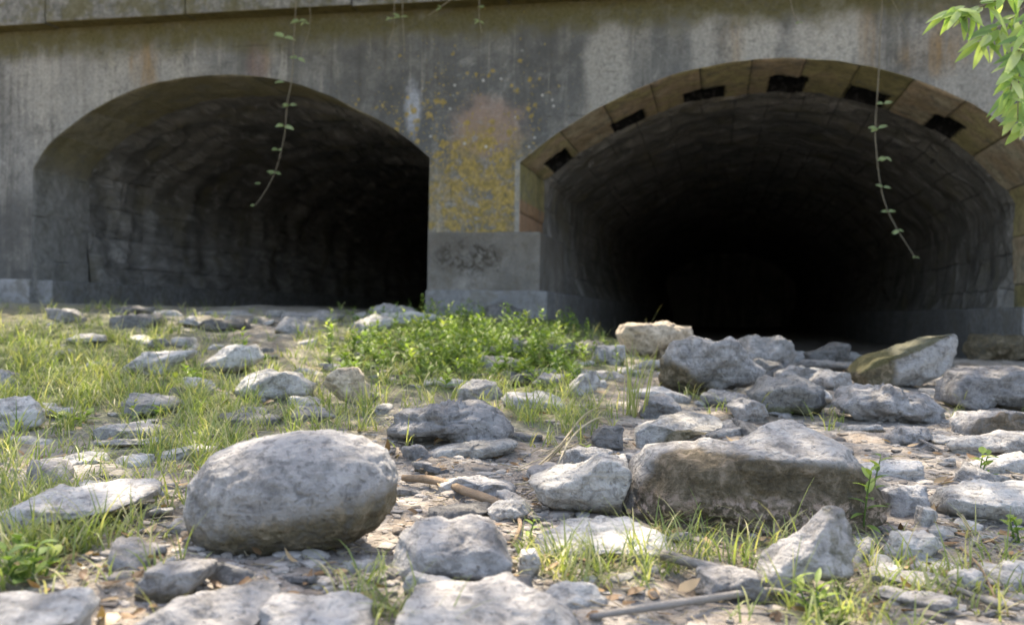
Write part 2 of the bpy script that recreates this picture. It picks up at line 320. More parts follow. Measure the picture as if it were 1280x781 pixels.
def mat_rock(name, tone=(.37, .38, .40), var=.5, warm=0.):
    M = Mat(name, .85); o0 = M.coord(); oi = M.n('ShaderNodeObjectInfo').outputs['Random']
    sh = M.comb(M.math('MULTIPLY', oi, 37.), M.math('MULTIPLY', oi, 13.), M.math('MULTIPLY', oi, 71.))
    ad = M.n('ShaderNodeVectorMath'); ad.operation = 'ADD'; M.l(o0, ad.inputs[0]); M.l(sh, ad.inputs[1]); o = ad.outputs[0]
    n1 = M.noise(o, 7, 6, .6, .3); n2 = M.noise(o, 32, 7, .72, .4); n3 = M.noise(o, 160, 4, .7)
    t = tone; dk = tuple(x * .42 for x in t); md = tuple(x * .78 for x in t); lt = tuple(min(x * 1.42, .8) for x in t)
    c = M.ramp(n2, [(.32, dk), (.44, md), (.53, t), (.66, lt)])
    c = M.mix(M.rng(n1, .42, .62, 0, .55), c, lt); c = M.mix(M.rng(n1, .46, .32, 0, .5), c, (t[0] * .55, t[1] * .53, t[2] * .5))
    # mineral veins running one way
    ve = M.noise(M.map(o, (3, 3, 22), rot=(.35, .2, .5)), 1.6, 5, .6, 1.2)
    c = M.mix(M.rng(ve, .56, .66, 0, .5), c, lt); c = M.mix(M.rng(ve, .42, .34, 0, .45), c, dk)
    # pits
    pit = M.rng(M.vor(o, 60), .22, .08); c = M.mix(M.math('MULTIPLY', pit, .35), c, dk)
    cr = M.noise(o, 55, 3, .55, .8); c = M.mix(M.rng(cr, .44, .36, 0, .55), c, dk); c = M.mix(M.rng(cr, .56, .64, 0, .35), c, lt)
    # soil crust where the stone lay buried, and moss
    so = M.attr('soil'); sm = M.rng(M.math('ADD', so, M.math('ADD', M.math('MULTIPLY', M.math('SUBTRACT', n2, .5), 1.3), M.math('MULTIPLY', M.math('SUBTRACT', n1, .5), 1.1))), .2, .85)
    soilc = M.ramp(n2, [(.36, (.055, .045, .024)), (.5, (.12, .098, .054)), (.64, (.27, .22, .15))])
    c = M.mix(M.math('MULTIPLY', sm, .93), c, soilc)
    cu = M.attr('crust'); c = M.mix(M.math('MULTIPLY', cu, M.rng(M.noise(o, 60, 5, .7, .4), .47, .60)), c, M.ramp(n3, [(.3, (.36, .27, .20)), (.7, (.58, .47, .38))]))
    mo = M.attr('moss'); mm = M.rng(M.math('ADD', mo, M.math('MULTIPLY', M.math('SUBTRACT', n2, .5), .8)), .45, .65)
    c = M.mix(M.math('MULTIPLY', mm, .8), c, M.ramp(n3, [(.3, (.05, .055, .018)), (.7, (.14, .13, .06))]))
    # every stone a shade of its own
    hs = M.n('ShaderNodeHueSaturation'); M.put(hs.inputs['Value'], M.rng(oi, 0, 1, 1 - var * .5, 1 + var * .42, False))
    M.put(hs.inputs['Hue'], M.rng(M.math('FRACT', M.math('MULTIPLY', oi, 7.3)), 0, 1, .485, .515, False)); M.l(c, hs.inputs['Color'])
    h = M.math('ADD', M.math('ADD', M.math('MULTIPLY', n2, .8), M.math('MULTIPLY', n3, .25)), M.math('MULTIPLY', ve, .5))
    c2 = hs.outputs[0]
    h = M.math('ADD', M.math('SUBTRACT', h, M.math('MULTIPLY', pit, .2)), M.math('MULTIPLY', cr, .6))
    return M.done(c2, M.bump(h, .014, 1.))
def mat_leaf(name, cols, trans=.45, rough=.5):
    M = Mat(name, rough, .3); t = M.attr('tint'); n = M.noise(M.coord(), 40, 2)
    c = M.ramp(M.math('ADD', M.math('MULTIPLY', t, .85), M.math('MULTIPLY', n, .15)), cols)
    M.put(M.b.inputs['Base Color'], c)
    tr = M.n('ShaderNodeBsdfTranslucent'); M.l(M.mix(1., c, (1.0, 1.1, .5), 'MULTIPLY'), tr.inputs[0])
    mx = M.n('ShaderNodeMixShader'); mx.inputs[0].default_value = trans
    M.l(M.b.outputs[0], mx.inputs[1]); M.l(tr.outputs[0], mx.inputs[2]); M.l(mx.outputs[0], M.o.inputs[0])
    return M.m
def mat_wood(name, a, b):
    M = Mat(name, .85); uv = M.coord('UV'); n = M.noise(M.map(uv, (3, 40, 1)), 2, 5, .6, .4); n2 = M.noise(M.coord(), 30, 5, .6)
    c = M.ramp(n, [(.3, a), (.7, b)]); c = M.mix(M.rng(n2, .5, .7, 0, .5), c, tuple(x * .5 for x in a))
    return M.done(c, M.bump(M.math('ADD', n, n2), .003, .8))

W = mat_wall(); WB = mat_stone_block(); WP = mat_plinth(); WP2 = mat_plinth('pale_plinth_concrete', 1.2); R1 = mat_ring('warm_arch_stone', True); R2 = mat_ring('brown_arch_stone', False)
WBar = mat_barrel(); WBar2 = mat_barrel('pale_barrel_masonry', False); WC = mat_coping(); MG = mat_ground()
RK = mat_rock('grey_limestone', (.31, .305, .295)); RKL = mat_rock('pale_limestone', (.42, .41, .385), .35); RKD = mat_rock('dark_grey_stone', (.19, .187, .178), .5)
RKW = mat_rock('sunlit_pale_stone', (.50, .43, .32), .2)  # pale warm tone paints sunlight into the two sunlit rocks
GRASS = mat_leaf('grass_blade', [(0, (.12, .175, .065)), (.35, (.21, .275, .095)), (.6, (.32, .36, .14)), (.8, (.44, .43, .22)), (1, (.58, .51, .34))])
HERB = mat_leaf('herb_leaf', [(0, (.10, .17, .06)), (.5, (.19, .29, .085)), (.85, (.31, .42, .10)), (1, (.48, .48, .17))])
DRY = mat_leaf('dry_straw', [(0, (.24, .19, .12)), (.5, (.40, .34, .23)), (1, (.55, .49, .36))], .2)
LIT = mat_leaf('dead_leaf', [(0, (.11, .065, .035)), (.5, (.27, .17, .09)), (1, (.46, .34, .20))], .15)
VINE = mat_wood('vine_stem', (.13, .11, .08), (.3, .27, .2)); VLEAF = mat_leaf('vine_leaf', [(0, (.2, .27, .12)), (1, (.5, .6, .32))])
WILLOW = mat_leaf('willow_leaf', [(0, (.12, .22, .10)), (.4, (.22, .35, .12)), (.75, (.38, .50, .15)), (1, (.60, .66, .45))], .5)
CROWN = mat_leaf('crown_leaf', [(0, (.04, .085, .02)), (1, (.10, .17, .035))], .35)
WOODB = mat_wood('brown_stick_wood', (.22, .15, .09), (.42, .32, .22)); WOODG = mat_wood('grey_stick_wood', (.2, .18, .16), (.42, .4, .37))
BARK = mat_wood('tree_bark', (.09, .075, .055), (.2, .17, .13)); MORT = None

# ------------------------------------------------------------------ mesh helpers
def mesh(name, V, Fc, mat, parent=None, smooth=True, attrs=None, uv=None):
    me = bpy.data.meshes.new(name); V = np.asarray(V, float)
    me.from_pydata(V.tolist(), [], [tuple(f) for f in (Fc.tolist() if isinstance(Fc, np.ndarray) else Fc)])
    if attrs:
        for k, a in attrs.items():
            at = me.attributes.new(k, 'FLOAT', 'POINT'); at.data.foreach_set('value', np.asarray(a, 'f'))
    if uv is not None:
        ul = me.uv_layers.new(name='UVMap'); li = np.zeros(len(me.loops), int); me.loops.foreach_get('vertex_index', li)
        ul.data.foreach_set('uv', np.asarray(uv, 'f')[li].ravel())
    if smooth: me.polygons.foreach_set('use_smooth', [True] * len(me.polygons))
    me.materials.append(mat); me.update()
    o = bpy.data.objects.new(name, me); col.objects.link(o)
    if parent: o.parent = parent
    return o
def tag(o, label=None, cat=None, group=None, kind=None):
    if label: o['label'] = label
    if cat: o['category'] = cat
    if group: o['group'] = group
    if kind: o['kind'] = kind
    return o
def empty(name, loc, label, cat, group=None):
    o = bpy.data.objects.new(name, None); col.objects.link(o); o.location = loc; o.empty_display_size = .05
    return tag(o, label, cat, group)
def grid_faces(n, m_, flip=False):
    i, j = np.meshgrid(np.arange(n - 1), np.arange(m_ - 1), indexing='ij'); a = (i * m_ + j).ravel()
    f = np.stack([a, a + m_, a + m_ + 1, a + 1], 1)
    return f[:, ::-1] if flip else f
def catmull(P, n):
    P = [np.array(p, float) for p in P]; P = [2 * P[0] - P[1]] + P + [2 * P[-1] - P[-2]]; out = []
    for k in range(1, len(P) - 2):
        for t in np.linspace(0, 1, n, endpoint=False):
            a, b, c, d = P[k - 1:k + 3]
            out.append(.5 * (2 * b + (c - a) * t + (2 * a - 5 * b + 4 * c - d) * t * t + (3 * b - a - 3 * c + d) * t ** 3))
    out.append(P[-2]); return np.array(out)
def resample(P, step):
    d = np.r_[0, np.cumsum(np.linalg.norm(np.diff(P, axis=0), axis=1))]; n = max(2, int(d[-1] / step) + 1); s = np.linspace(0, d[-1], n)
    return np.stack([np.interp(s, d, P[:, k]) for k in range(P.shape[1])], 1)
def tube(path, rad, seg=7, n=5):
    """tapered bent tube through the points; returns verts, faces, uv"""
    P = catmull(path, n); N = len(P); R = np.interp(np.linspace(0, 1, N), np.linspace(0, 1, len(rad)), rad)
    T = np.gradient(P, axis=0); T /= np.linalg.norm(T, axis=1)[:, None] + 1e-9
    a = np.array([0, 0, 1.]) if abs(T[0][2]) < .9 else np.array([1., 0, 0]); V = []; UV = []
    for k in range(N):
        s = np.cross(T[k], a); s /= np.linalg.norm(s) + 1e-9; b = np.cross(s, T[k]); a = b
        for q in range(seg):
            an = 2 * math.pi * q / seg; V.append(P[k] + R[k] * (math.cos(an) * s + math.sin(an) * b)); UV.append((k / N * 4, q / seg))
    Fc = []
    for k in range(N - 1):
        for q in range(seg):
            q2 = (q + 1) % seg; Fc.append((k * seg + q, k * seg + q2, (k + 1) * seg + q2, (k + 1) * seg + q))
    Fc.append(tuple(range(seg))[::-1]); Fc.append(tuple((N - 1) * seg + q for q in range(seg)))
    return np.array(V), Fc, np.array(UV)
class Acc:
    def __init__(s): s.V = []; s.F = []; s.T = []; s.UV = []; s.n = 0
    def add(s, V, Fc, tint=.5, uv=None):
        s.V.append(np.asarray(V, float)); s.F += [tuple(int(i) + s.n for i in f) for f in Fc]; s.n += len(V)
        s.T.append(np.full(len(V), tint)); s.UV.append(uv if uv is not None else np.zeros((len(V), 2)))
    def build(s, name, mat, parent=None, smooth=True):
        return mesh(name, np.concatenate(s.V), s.F, mat, parent, smooth, {'tint': np.concatenate(s.T)}, np.concatenate(s.UV))
def leaf(base, d, length, width, up_=(0, 0, 1), curl=.25, fold=.25, k=4):
    """one leaf: lanceolate, folded along the midrib, drooping"""
    d = np.array(d, float); d /= np.linalg.norm(d) + 1e-9; up_ = np.array(up_, float); s = np.cross(d, up_)
    if np.linalg.norm(s) < 1e-3: s = np.cross(d, (1, 0, 0))
    s /= np.linalg.norm(s); n = np.cross(s, d); V = []; Fc = []
    for i in range(k + 1):
        t = i / k; w_ = width * .5 * (math.sin(math.pi * min(t ** .8, 1)) ** .8 if 0 < t < 1 else .02)
        c = np.array(base) + d * length * t - n * length * curl * t * t
        V += [c - s * w_ + n * w_ * fold, c, c + s * w_ + n * w_ * fold]
    for i in range(k):
        a = 3 * i; Fc += [(a, a + 1, a + 4, a + 3), (a + 1, a + 2, a + 5, a + 4)]
    return V, Fc
def blade(base, d, length, width, bend, k=4):
    """one grass blade: narrow strip that tapers and bends over"""
    d = np.array(d, float); h = np.array((d[0], d[1], 0)); hn = np.linalg.norm(h) + 1e-6; h /= hn
    s = np.array((-h[1], h[0], 0)); p = np.array(base, float); ang = math.atan2(d[2], hn); V = []; Fc = []
    for i in range(k + 1):
        t = i / k; w_ = width * .5 * (1 - t ** 1.6) + .0002
        V += [p - s * w_, p + s * w_]
        a = ang - bend * t; p = p + (h * math.cos(a) + np.array((0, 0, math.sin(a)))) * length / k
    for i in range(k): Fc.append((2 * i, 2 * i + 1, 2 * i + 3, 2 * i + 2))
    return V, Fc

# ------------------------------------------------------------------ ground sheet
def graded(lo, hi, c, fine, n_f, n_c):
    a = np.linspace(c - fine, c + fine, n_f)
    l = c - fine - (c - fine - lo) * np.linspace(0, 1, n_c)[1:] ** 2.5; r = c + fine + (hi - c - fine) * np.linspace(0, 1, n_c)[1:] ** 2.5
    return np.concatenate([l[::-1], a, r])
GX = graded(-60, 60, 0, 3.4, 300, 24); GYs = graded(-60, 90, 3.6, 3.0, 330, 24)
GRN = [(90, 455, 200, 80, 1.0), (240, 490, 170, 60, .8), (590, 437, 190, 58, 1.5), (60, 650, 130, 60, .4), (20, 690, 60, 50, .4), (380, 520, 110, 40, .5),
       (470, 765, 30, 30, .35), (740, 705, 90, 25, .45), (900, 690, 130, 30, .22), (1030, 760, 70, 35, .3), (690, 515, 70, 28, .8), (880, 493, 45, 14, .6),
       (1240, 425, 40, 14, .5), (1180, 730, 80, 40, .18), (230, 550, 120, 35, .7), (1010, 520, 60, 15, .2), (1220, 500, 50, 30, .15), (-350, 500, 420, 110, .9), (1650, 500, 300, 80, .4)]
def gmask(px, py, fall=1.0):
    r = 0 * px
    for x, y, a, b, w_ in GRN: r = np.maximum(r, w_ * np.exp(-(((px - x) / a) ** 2 + ((py - y) / b) ** 2) ** 1.5 * fall))
    return r
def proj_np(X, Y, Z):
    d = np.stack([X, Y, Z - CAMZ], 1); y = np.maximum(Y, .3)
    return CX + F * (d @ np.array(right)) / y, CY - F * (d @ np.array(up)) / y
gx, gy = np.meshgrid(GX, GYs, indexing='ij'); gx = gx.ravel(); gy = gy.ravel(); gzz = ground_np(gx, gy)
px_, py_ = proj_np(gx, gy, gzz); gm = gmask(px_, py_); gm[(gy < 1) | (gy > 7.6)] = 0
g = mesh('ground', np.stack([gx, gy, gzz], 1), grid_faces(len(GX), len(GYs)), MG, attrs={'green': np.clip(gm * 1.1, 0, 1)})
tag(g, kind='structure')

# ------------------------------------------------------------------ bridge
bridge = empty('culvert_bridge', P0, 'weathered grey masonry road bridge with two wide low arches over the dry stream bed', 'bridge')
bridge.rotation_euler = (0, 0, YAW)
LA = [(42, 210), (60, 182), (92, 154), (130, 129), (180, 108), (232, 97), (290, 94), (345, 99), (400, 115), (450, 138), (495, 163), (537, 196)]
RA = [(650, 203), (682, 177), (722, 150), (772, 123), (822, 101), (872, 86), (930, 76), (990, 73), (1050, 77), (1110, 89), (1170, 109), (1220, 133), (1262, 162), (1287, 184), (1310, 208), (1327, 231)]
def arc(tr):
    P = catmull([wall(*p) for p in tr], 12); P = resample(P, .012); n = perlin(np.stack([P[:, 0] * 6, P[:, 1] * 6, P[:, 0] * 0 + 2], 1))
    P[:, 1] += .006 * n; return P
AL, AR = arc(LA), arc(RA)
ZC = (wall(0, 38)[1] + wall(430, 20)[1]) / 2; ZT = ZC + .22; ZB = -.3
def fdisp(U, Z): return .012 * fbm(np.stack([U * 1.3, Z * 1.3, U * 0 + 5], 1), 3)
def wall_strip(acc, us, zlow):
    us = np.asarray(us); zlow = np.asarray(zlow); M_ = 30; t = np.linspace(0, 1, M_)
    Z = zlow[:, None] + (ZT - zlow)[:, None] * t[None]; U = np.repeat(us[:, None], M_, 1); D = fdisp(U.ravel(), Z.ravel())
    acc.add(np.stack([U.ravel(), D, Z.ravel()], 1), grid_faces(len(us), M_))
fa = Acc()
def span(u0, u1): n = max(2, int((u1 - u0) / .06)); us = np.linspace(u0, u1, n); wall_strip(fa, us, np.full(n, ZB))
sub = lambda A: A[np.r_[0:len(A) - 1:3, len(A) - 1]]
span(-10, AL[0, 0]); wall_strip(fa, *sub(AL).T); span(AL[-1, 0], AR[0, 0]); wall_strip(fa, *sub(AR).T); span(AR[-1, 0], 11)
fa.build('wall', W, bridge)

def profile(A, zb, grow=0., pinch=0., off=0.):
    """jamb, arch, jamb as one line; pinch narrows it towards the floor"""
    zl, zr = A[0, 1], A[-1, 1]
    l = np.stack([np.full(60, A[0, 0]), np.linspace(zb, zl, 60)], 1)[:-1]; r = np.stack([np.full(60, A[-1, 0]), np.linspace(zr, zb, 60)], 1)[1:]
    if pinch:
        f = np.clip((zl - l[:, 1]) / 1.0, 0, 1.2); l[:, 0] += pinch * f ** 2 - .25 * pinch * np.sin(np.clip(f, 0, 1) * math.pi)
        f = np.clip((zr - r[:, 1]) / 1.0, 0, 1.2); r[:, 0] -= pinch * f ** 2 - .25 * pinch * np.sin(np.clip(f, 0, 1) * math.pi)
    P = resample(np.concatenate([l, A, r]), .014)
    T = np.gradient(P, axis=0)
    K = 9; Tp = np.pad(T, ((K, K), (0, 0)), 'edge'); T = np.stack([np.convolve(Tp[:, k], np.ones(2 * K + 1), 'valid') for k in (0, 1)], 1)
    T /= np.linalg.norm(T, axis=1)[:, None]; Nn = np.stack([-T[:, 1], T[:, 0]], 1)     # points out into the masonry
    return P + Nn * off, Nn
def ring(A, mat, pockets, rdep):
    P, Nn = profile(A, ZB); s = np.r_[0, np.cumsum(np.linalg.norm(np.diff(P, axis=0), axis=1))]
    vs = np.r_[0, .012, np.linspace(.05, rdep, 34)]; n, m_ = len(P), len(vs)
    U, V = np.repeat(P[:, 0], m_), np.tile(vs, n); Z = np.repeat(P[:, 1], m_); NU, NZ = np.repeat(Nn[:, 0], m_), np.repeat(Nn[:, 1], m_); S = np.repeat(s, m_)
    d = .010 * fbm(np.stack([S * 3, V * 3, S * 0 + 9], 1), 4, .6)
    q = np.abs(((S / .36) + .5) % 1 - .5) * .36; d += (.010 if mat is R1 else .004) * np.clip(1 - q / .016, 0, 1) * (V > .03)
    cellr = np.random.RandomState(5).uniform(-.006, .008, 60); d += cellr[np.floor(S / .36).astype(int) % 60] * (V > .03)
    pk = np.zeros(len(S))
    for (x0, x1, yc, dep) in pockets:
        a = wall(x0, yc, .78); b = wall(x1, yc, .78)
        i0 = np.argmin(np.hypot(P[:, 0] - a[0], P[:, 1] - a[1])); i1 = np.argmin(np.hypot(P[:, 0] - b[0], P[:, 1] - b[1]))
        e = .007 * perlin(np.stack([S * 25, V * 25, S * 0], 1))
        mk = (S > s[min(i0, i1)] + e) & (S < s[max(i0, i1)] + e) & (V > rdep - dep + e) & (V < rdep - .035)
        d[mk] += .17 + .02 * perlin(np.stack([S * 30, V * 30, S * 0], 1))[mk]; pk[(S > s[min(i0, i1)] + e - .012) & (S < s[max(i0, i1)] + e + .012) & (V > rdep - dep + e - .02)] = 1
    fd = np.exp(-V / .03) * fdisp(U, Z)
    d[V == 0] = .014                                             # worn arris
    Pt = np.stack([U + NU * d, V + fd + (V == 0) * .0, Z + NZ * d], 1)
    return mesh('arch_ring', Pt, grid_faces(n, m_, True), mat, bridge, attrs={'pocket_shade': pk}, uv=np.stack([S, V], 1))
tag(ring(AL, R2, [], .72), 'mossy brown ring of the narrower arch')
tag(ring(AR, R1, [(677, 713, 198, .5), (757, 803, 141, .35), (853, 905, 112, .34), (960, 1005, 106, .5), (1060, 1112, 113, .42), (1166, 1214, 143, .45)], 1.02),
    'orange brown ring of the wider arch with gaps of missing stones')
def barrel(A, seed, pinch, off, lipd, v0):
    P, Nn = profile(A, ZB, pinch=pinch, off=off); s = np.r_[0, np.cumsum(np.linalg.norm(np.diff(P, axis=0), axis=1))]
    vs = np.r_[v0, v0 + .001 + (np.linspace(0, 1, 150) ** 1.7) * (21 - v0)]; n, m_ = len(P), len(vs)
    U, V = np.repeat(P[:, 0], m_), np.tile(vs, n); Z = np.repeat(P[:, 1], m_); NU, NZ = np.repeat(Nn[:, 0], m_), np.repeat(Nn[:, 1], m_); S = np.repeat(s, m_)
    d = .04 * fbm(np.stack([S * 1.6, V * 3.5, S * 0 + seed], 1), 5, .65) + .012 * fbm(np.stack([S * (3 if lipd > .1 else 9), V * (14 if lipd > .1 else 3), S * 0 + seed], 1), 2)
    rg = perlin(np.stack([S * 1.1, V * 2.2, S * 0 + seed + 4], 1)); d += .035 * (rg > .22)
    d *= .15 + .85 * np.clip((V - v0) / .5, 0, 1) if lipd < .1 else 1
    lip = V < v0 + .02 + .06 * (perlin(np.stack([S * 7, S * 0, S * 0 + seed], 1)) + .5); d[lip] += .03 * (lipd > .1)
    d[V == v0] = lipd
    f = np.clip((V - 12) / 9, 0, 1)
    Pt = np.stack([U + NU * d, V, Z + NZ * d], 1)
    return mesh('barrel', Pt, grid_faces(n, m_, True), WBar if lipd > .1 else WBar2, bridge, uv=np.stack([S, V], 1))
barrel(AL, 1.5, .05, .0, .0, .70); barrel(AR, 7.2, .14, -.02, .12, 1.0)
def box(acc, u0, u1, v0, v1, z0, z1, bev=.012, seg=None):
    bm = bmesh.new(); bmesh.ops.create_cube(bm, size=1)
    for v in bm.verts: v.co = Vector(((u0 + u1) / 2 + v.co.x * (u1 - u0), (v0 + v1) / 2 + v.co.y * (v1 - v0), (z0 + z1) / 2 + v.co.z * (z1 - z0)))
    bmesh.ops.bevel(bm, geom=bm.edges[:], offset=bev, segments=2, affect='EDGES', profile=.6)
    bm.verts.index_update(); acc.add([v.co[:] for v in bm.verts], [[v.index for v in f.verts] for f in bm.faces]); bm.free()
_, zbase = wall(600, 290); _, zpl = wall(600, 363)
u_r = wall(676, 300)[0]
a = Acc(); uj = wall(625, 330)[0]
box(a, AL[-1, 0] - .004, u_r, -.017, 1.1, zpl - .02, zbase, .02); a.build('pier_foot', WB, bridge, False)
a = Acc(); box(a, AL[-1, 0] - .012, u_r + .06, -.04, 20, ZB, zpl, .02); a.build('plinth', WP, bridge, False)
_, zl = wall(40, 349)
a = Acc(); box(a, -9.9, AL[0, 0] + .0, -.03, 20, ZB, zl, .015); box(a, AL[0, 0] - .02, AL[0, 0] + .15, .05, 20, ZB, zl - .006, .015); a.build('plinth', WP2, bridge, False)
zr = wall(1285, 384)[1]
a = Acc(); box(a, AR[-1, 0] - .24, 10.9, -.06, 20, ZB, zr, .02); a.build('plinth', WP, bridge, False)
# coping, deck, unseen rear wall added across the tunnels to keep them black
a = Acc(); u = -10.0; z1 = ZC
while u < 11:
    L_ = rnd.uniform(1.15, 1.5); box(a, u + .004, u + L_ - .004, -.17 + rnd.uniform(-.006, .006), .34, z1 + rnd.uniform(-.006, .006), z1 + .27, .016); u += L_
a.build('coping', WC, bridge, False)
a = Acc(); box(a, -10, 11, .36, 21.2, ZC + .06, ZC + .18, .01); box(a, -10, 11, 21.02, 21.2, ZB, ZC + .05, .01); box(a, -10.2, -10.01, .02, 21.2, ZB, ZC + .18); box(a, 11.01, 11.2, .02, 21.2, ZB, ZC + .18)
a.build('deck', W, bridge, False)

# ------------------------------------------------------------------ stones
def ico(level):
    bm = bmesh.new(); bmesh.ops.create_icosphere(bm, subdivisions=level, radius=1); V = np.array([v.co[:] for v in bm.verts]); Fc = np.array([[v.index for v in f.verts] for f in bm.faces]); bm.free(); return V, Fc
ICO = {k: ico(k) for k in (1, 2, 3, 4, 5, 6)}
def facets(D, rs, n, sq):
    """support of a random convex polyhedron in the direction of each point"""
    N_ = rs.normal(size=(n, 3)); N_ /= np.linalg.norm(N_, axis=1)[:, None]; N_ = np.concatenate([N_, np.eye(3) * 1., -np.eye(3)]); h = rs.uniform(.62, .98, len(N_)); h[-6:] = .8
    q = np.maximum(D @ N_.T, 1e-3) / h[None]; p = sq
    return 1 / (q ** p).sum(1) ** (1 / p)
PLACED = []   # (x, y, r)
def rock_shape(level, rs, n=9, sq=14):
    D, Fc = ICO[level]; r = facets(D, rs, n, sq); return D * r[:, None], D, Fc
def traced_rock(poly, mat, label, depth=.7, n=15, sq=36, rough=.036, ball=False, crust=None, soil=None, moss=None, cuts=(), level=5, seed=None, sink=0., near=None, lean=0., cat='rock', name='rock'):
    global RSEED
    rs = np.random.RandomState(seed if seed is not None else len(PLACED) + 11)
    P = np.array(poly, float); x0, x1 = P[:, 0].min(), P[:, 0].max(); yb = P[:, 1].max(); yt = P[:, 1].min(); cx = (x0 + x1) / 2; cy = (yb + yt) / 2
    h = near if near is not None else hit(cx, min(yb, 775)).y
    if yb > 775 and near is None: h = hit(cx, 775).y * (775 - 385) / (yb - 385)
    half = (x1 - x0) / 2 * h / F; dep = half * depth; Yc = h + dep * .75
    px2m = Yc / F
    c = Vector((0, 0, CAMZ)) + ray(cx, cy) * Yc
    # outline as radius of angle
    Q = np.stack([(P[:, 0] - cx) * px2m, -(P[:, 1] - cy) * px2m], 1); Qc = np.concatenate([Q, Q[:1]]); Qs = resample(np.array(Qc), .002)
    th = np.arctan2(Qs[:, 1], Qs[:, 0]); rr = np.hypot(Qs[:, 0], Qs[:, 1]); o_ = np.argsort(th); th, rr = th[o_], rr[o_]
    th = np.r_[th - 2 * math.pi, th, th + 2 * math.pi]; rr = np.tile(rr, 3)
    S, D, Fc = rock_shape(level, rs, n, sq)
    a = np.arctan2(S[:, 2] * half, S[:, 0] * half); s = np.hypot(D[:, 0], D[:, 2]); tl = np.hypot(S[:, 0], S[:, 2])
    # facet relief relative to its own outline
    R = np.interp(a, th, rr); pl = np.abs(D[:, 1]); f = tl / np.maximum(np.hypot(S[:, 0], S[:, 2]) + 0 * tl, 1e-6) * (tl / .88)
    k = np.clip(f, 0, 1.0)
    if ball: k = s ** .85; a = np.arctan2(D[:, 2] * half * .6, D[:, 0] * half); R = np.interp(a, th, rr); S = D * .88
    X = np.cos(a) * R * k; Zc = np.sin(a) * R * k; Yd = S[:, 1] / .88 * dep
    V = np.stack([X, Yd + lean * Zc, Zc], 1)
    for (nx, ny, nz, off) in cuts:
        nn = np.array((nx, ny, nz), float); nn /= np.linalg.norm(nn); ex = V @ nn - off * half; m_ = ex > 0; V[m_] -= nn[None] * ex[m_][:, None] * .93
    sc = max(half, .03); nrm = D
    q = V / sc
    V += nrm * (sc * rough * (fbm(q * 1.7 + rs.uniform(0, 50), 3) + .55 * fbm(q * 5 + rs.uniform(0, 50), 3, .6) + .3 * fbm(q * 16 + 3, 4, .7)))[:, None]
    if not ball:
        ax = rs.normal(size=3) * .35 + np.array((0, 0, 1)); ax /= np.linalg.norm(ax); lay = V / sc @ ax
        st_ = fbm(q * 2.2 + rs.uniform(0, 50), 3, .6); kq = 5; f_ = st_ * kq - np.floor(st_ * kq); stp = (np.floor(st_ * kq) + np.clip((f_ - .35) / .3, 0, 1)) / kq
        V += nrm * (sc * rough * 1.3 * stp)[:, None]
        lw = lay * rs.uniform(5, 8) + .9 * fbm(q * 1.5, 2); f_ = lw - np.floor(lw); V += nrm * (sc * rough * .55 * (np.floor(lw * 1.0) % 2 - .5) * np.clip(f_ / .12, 0, 1) * np.clip((1 - f_) / .12, 0, 1))[:, None]
        V -= nrm * (sc * rough * .9 * np.clip(.12 - np.abs(perlin(q * 1.9 + rs.uniform(0, 50))), 0, .12) / .12)[:, None]
    else:
        V -= nrm * (sc * .022 * np.clip(perlin(q * 9 + 5) - .18, 0, .4) / .4)[:, None]; V += nrm * (sc * .012 * fbm(q * 14, 3, .7))[:, None]
    so = np.zeros(len(V)); mo = np.zeros(len(V))
    if soil: so = soil(V[:, 0] / sc, V[:, 1] / sc, V[:, 2] / sc)
    if moss: mo = moss(V[:, 0] / sc, V[:, 1] / sc, V[:, 2] / sc)
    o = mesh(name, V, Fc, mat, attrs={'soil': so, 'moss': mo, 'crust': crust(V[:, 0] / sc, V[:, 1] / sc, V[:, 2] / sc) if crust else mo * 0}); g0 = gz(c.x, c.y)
    o.location = c - Vector((0, 0, sink))
    # make sure it rests in the ground
    zmin = V[:, 2].min() + o.location.z; low = min(gz(c.x + q1 * half * .6, c.y + q2 * dep * .6) for q1 in (-1, 0, 1) for q2 in (-1, 0, 1))
    if zmin > low - .004:
        V2 = V.copy(); k_ = V[:, 2] < 0; ext = zmin - low + .02; V2[k_, 2] += V[k_, 2] / abs(V[:, 2].min()) * ext
        o.data.vertices.foreach_set('co', V2.ravel().astype('f')); o.data.update()
    tag(o, label, cat); PLACED.append((c.x, c.y, half, label, o)); return o
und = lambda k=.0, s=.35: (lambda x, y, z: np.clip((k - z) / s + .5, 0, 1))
T = traced_rock
big_left = T([(233, 640), (240, 605), (262, 572), (300, 551), (350, 541), (410, 537), (450, 545), (480, 562), (498, 592), (496, 628), (478, 652), (440, 674), (390, 690), (340, 698), (285, 700), (250, 684)],
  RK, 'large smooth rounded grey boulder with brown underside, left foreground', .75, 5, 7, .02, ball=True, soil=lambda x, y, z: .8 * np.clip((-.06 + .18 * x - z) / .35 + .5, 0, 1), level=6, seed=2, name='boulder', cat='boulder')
big_right = T([(772, 645), (778, 600), (788, 573), (806, 560), (860, 550), (925, 536), (965, 527), (1015, 532), (1055, 552), (1090, 582), (1104, 606), (1090, 640), (1050, 655), (1000, 660), (940, 668), (880, 672), (820, 668)],
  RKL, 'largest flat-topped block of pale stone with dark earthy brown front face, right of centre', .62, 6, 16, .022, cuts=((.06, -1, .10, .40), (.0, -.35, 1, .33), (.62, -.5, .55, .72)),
  soil=lambda x, y, z: np.clip((.0 - y - .25 * (x > -.5) * 0) / .15, 0, 1) * np.clip((.25 - .10 * x - z) / .10 + .4, 0, 1), crust=lambda x, y, z: np.clip((-.02 - y) / .1, 0, 1) * np.clip((-.03 - z) / .10, 0, 1), level=6, seed=5, name='boulder', cat='boulder')
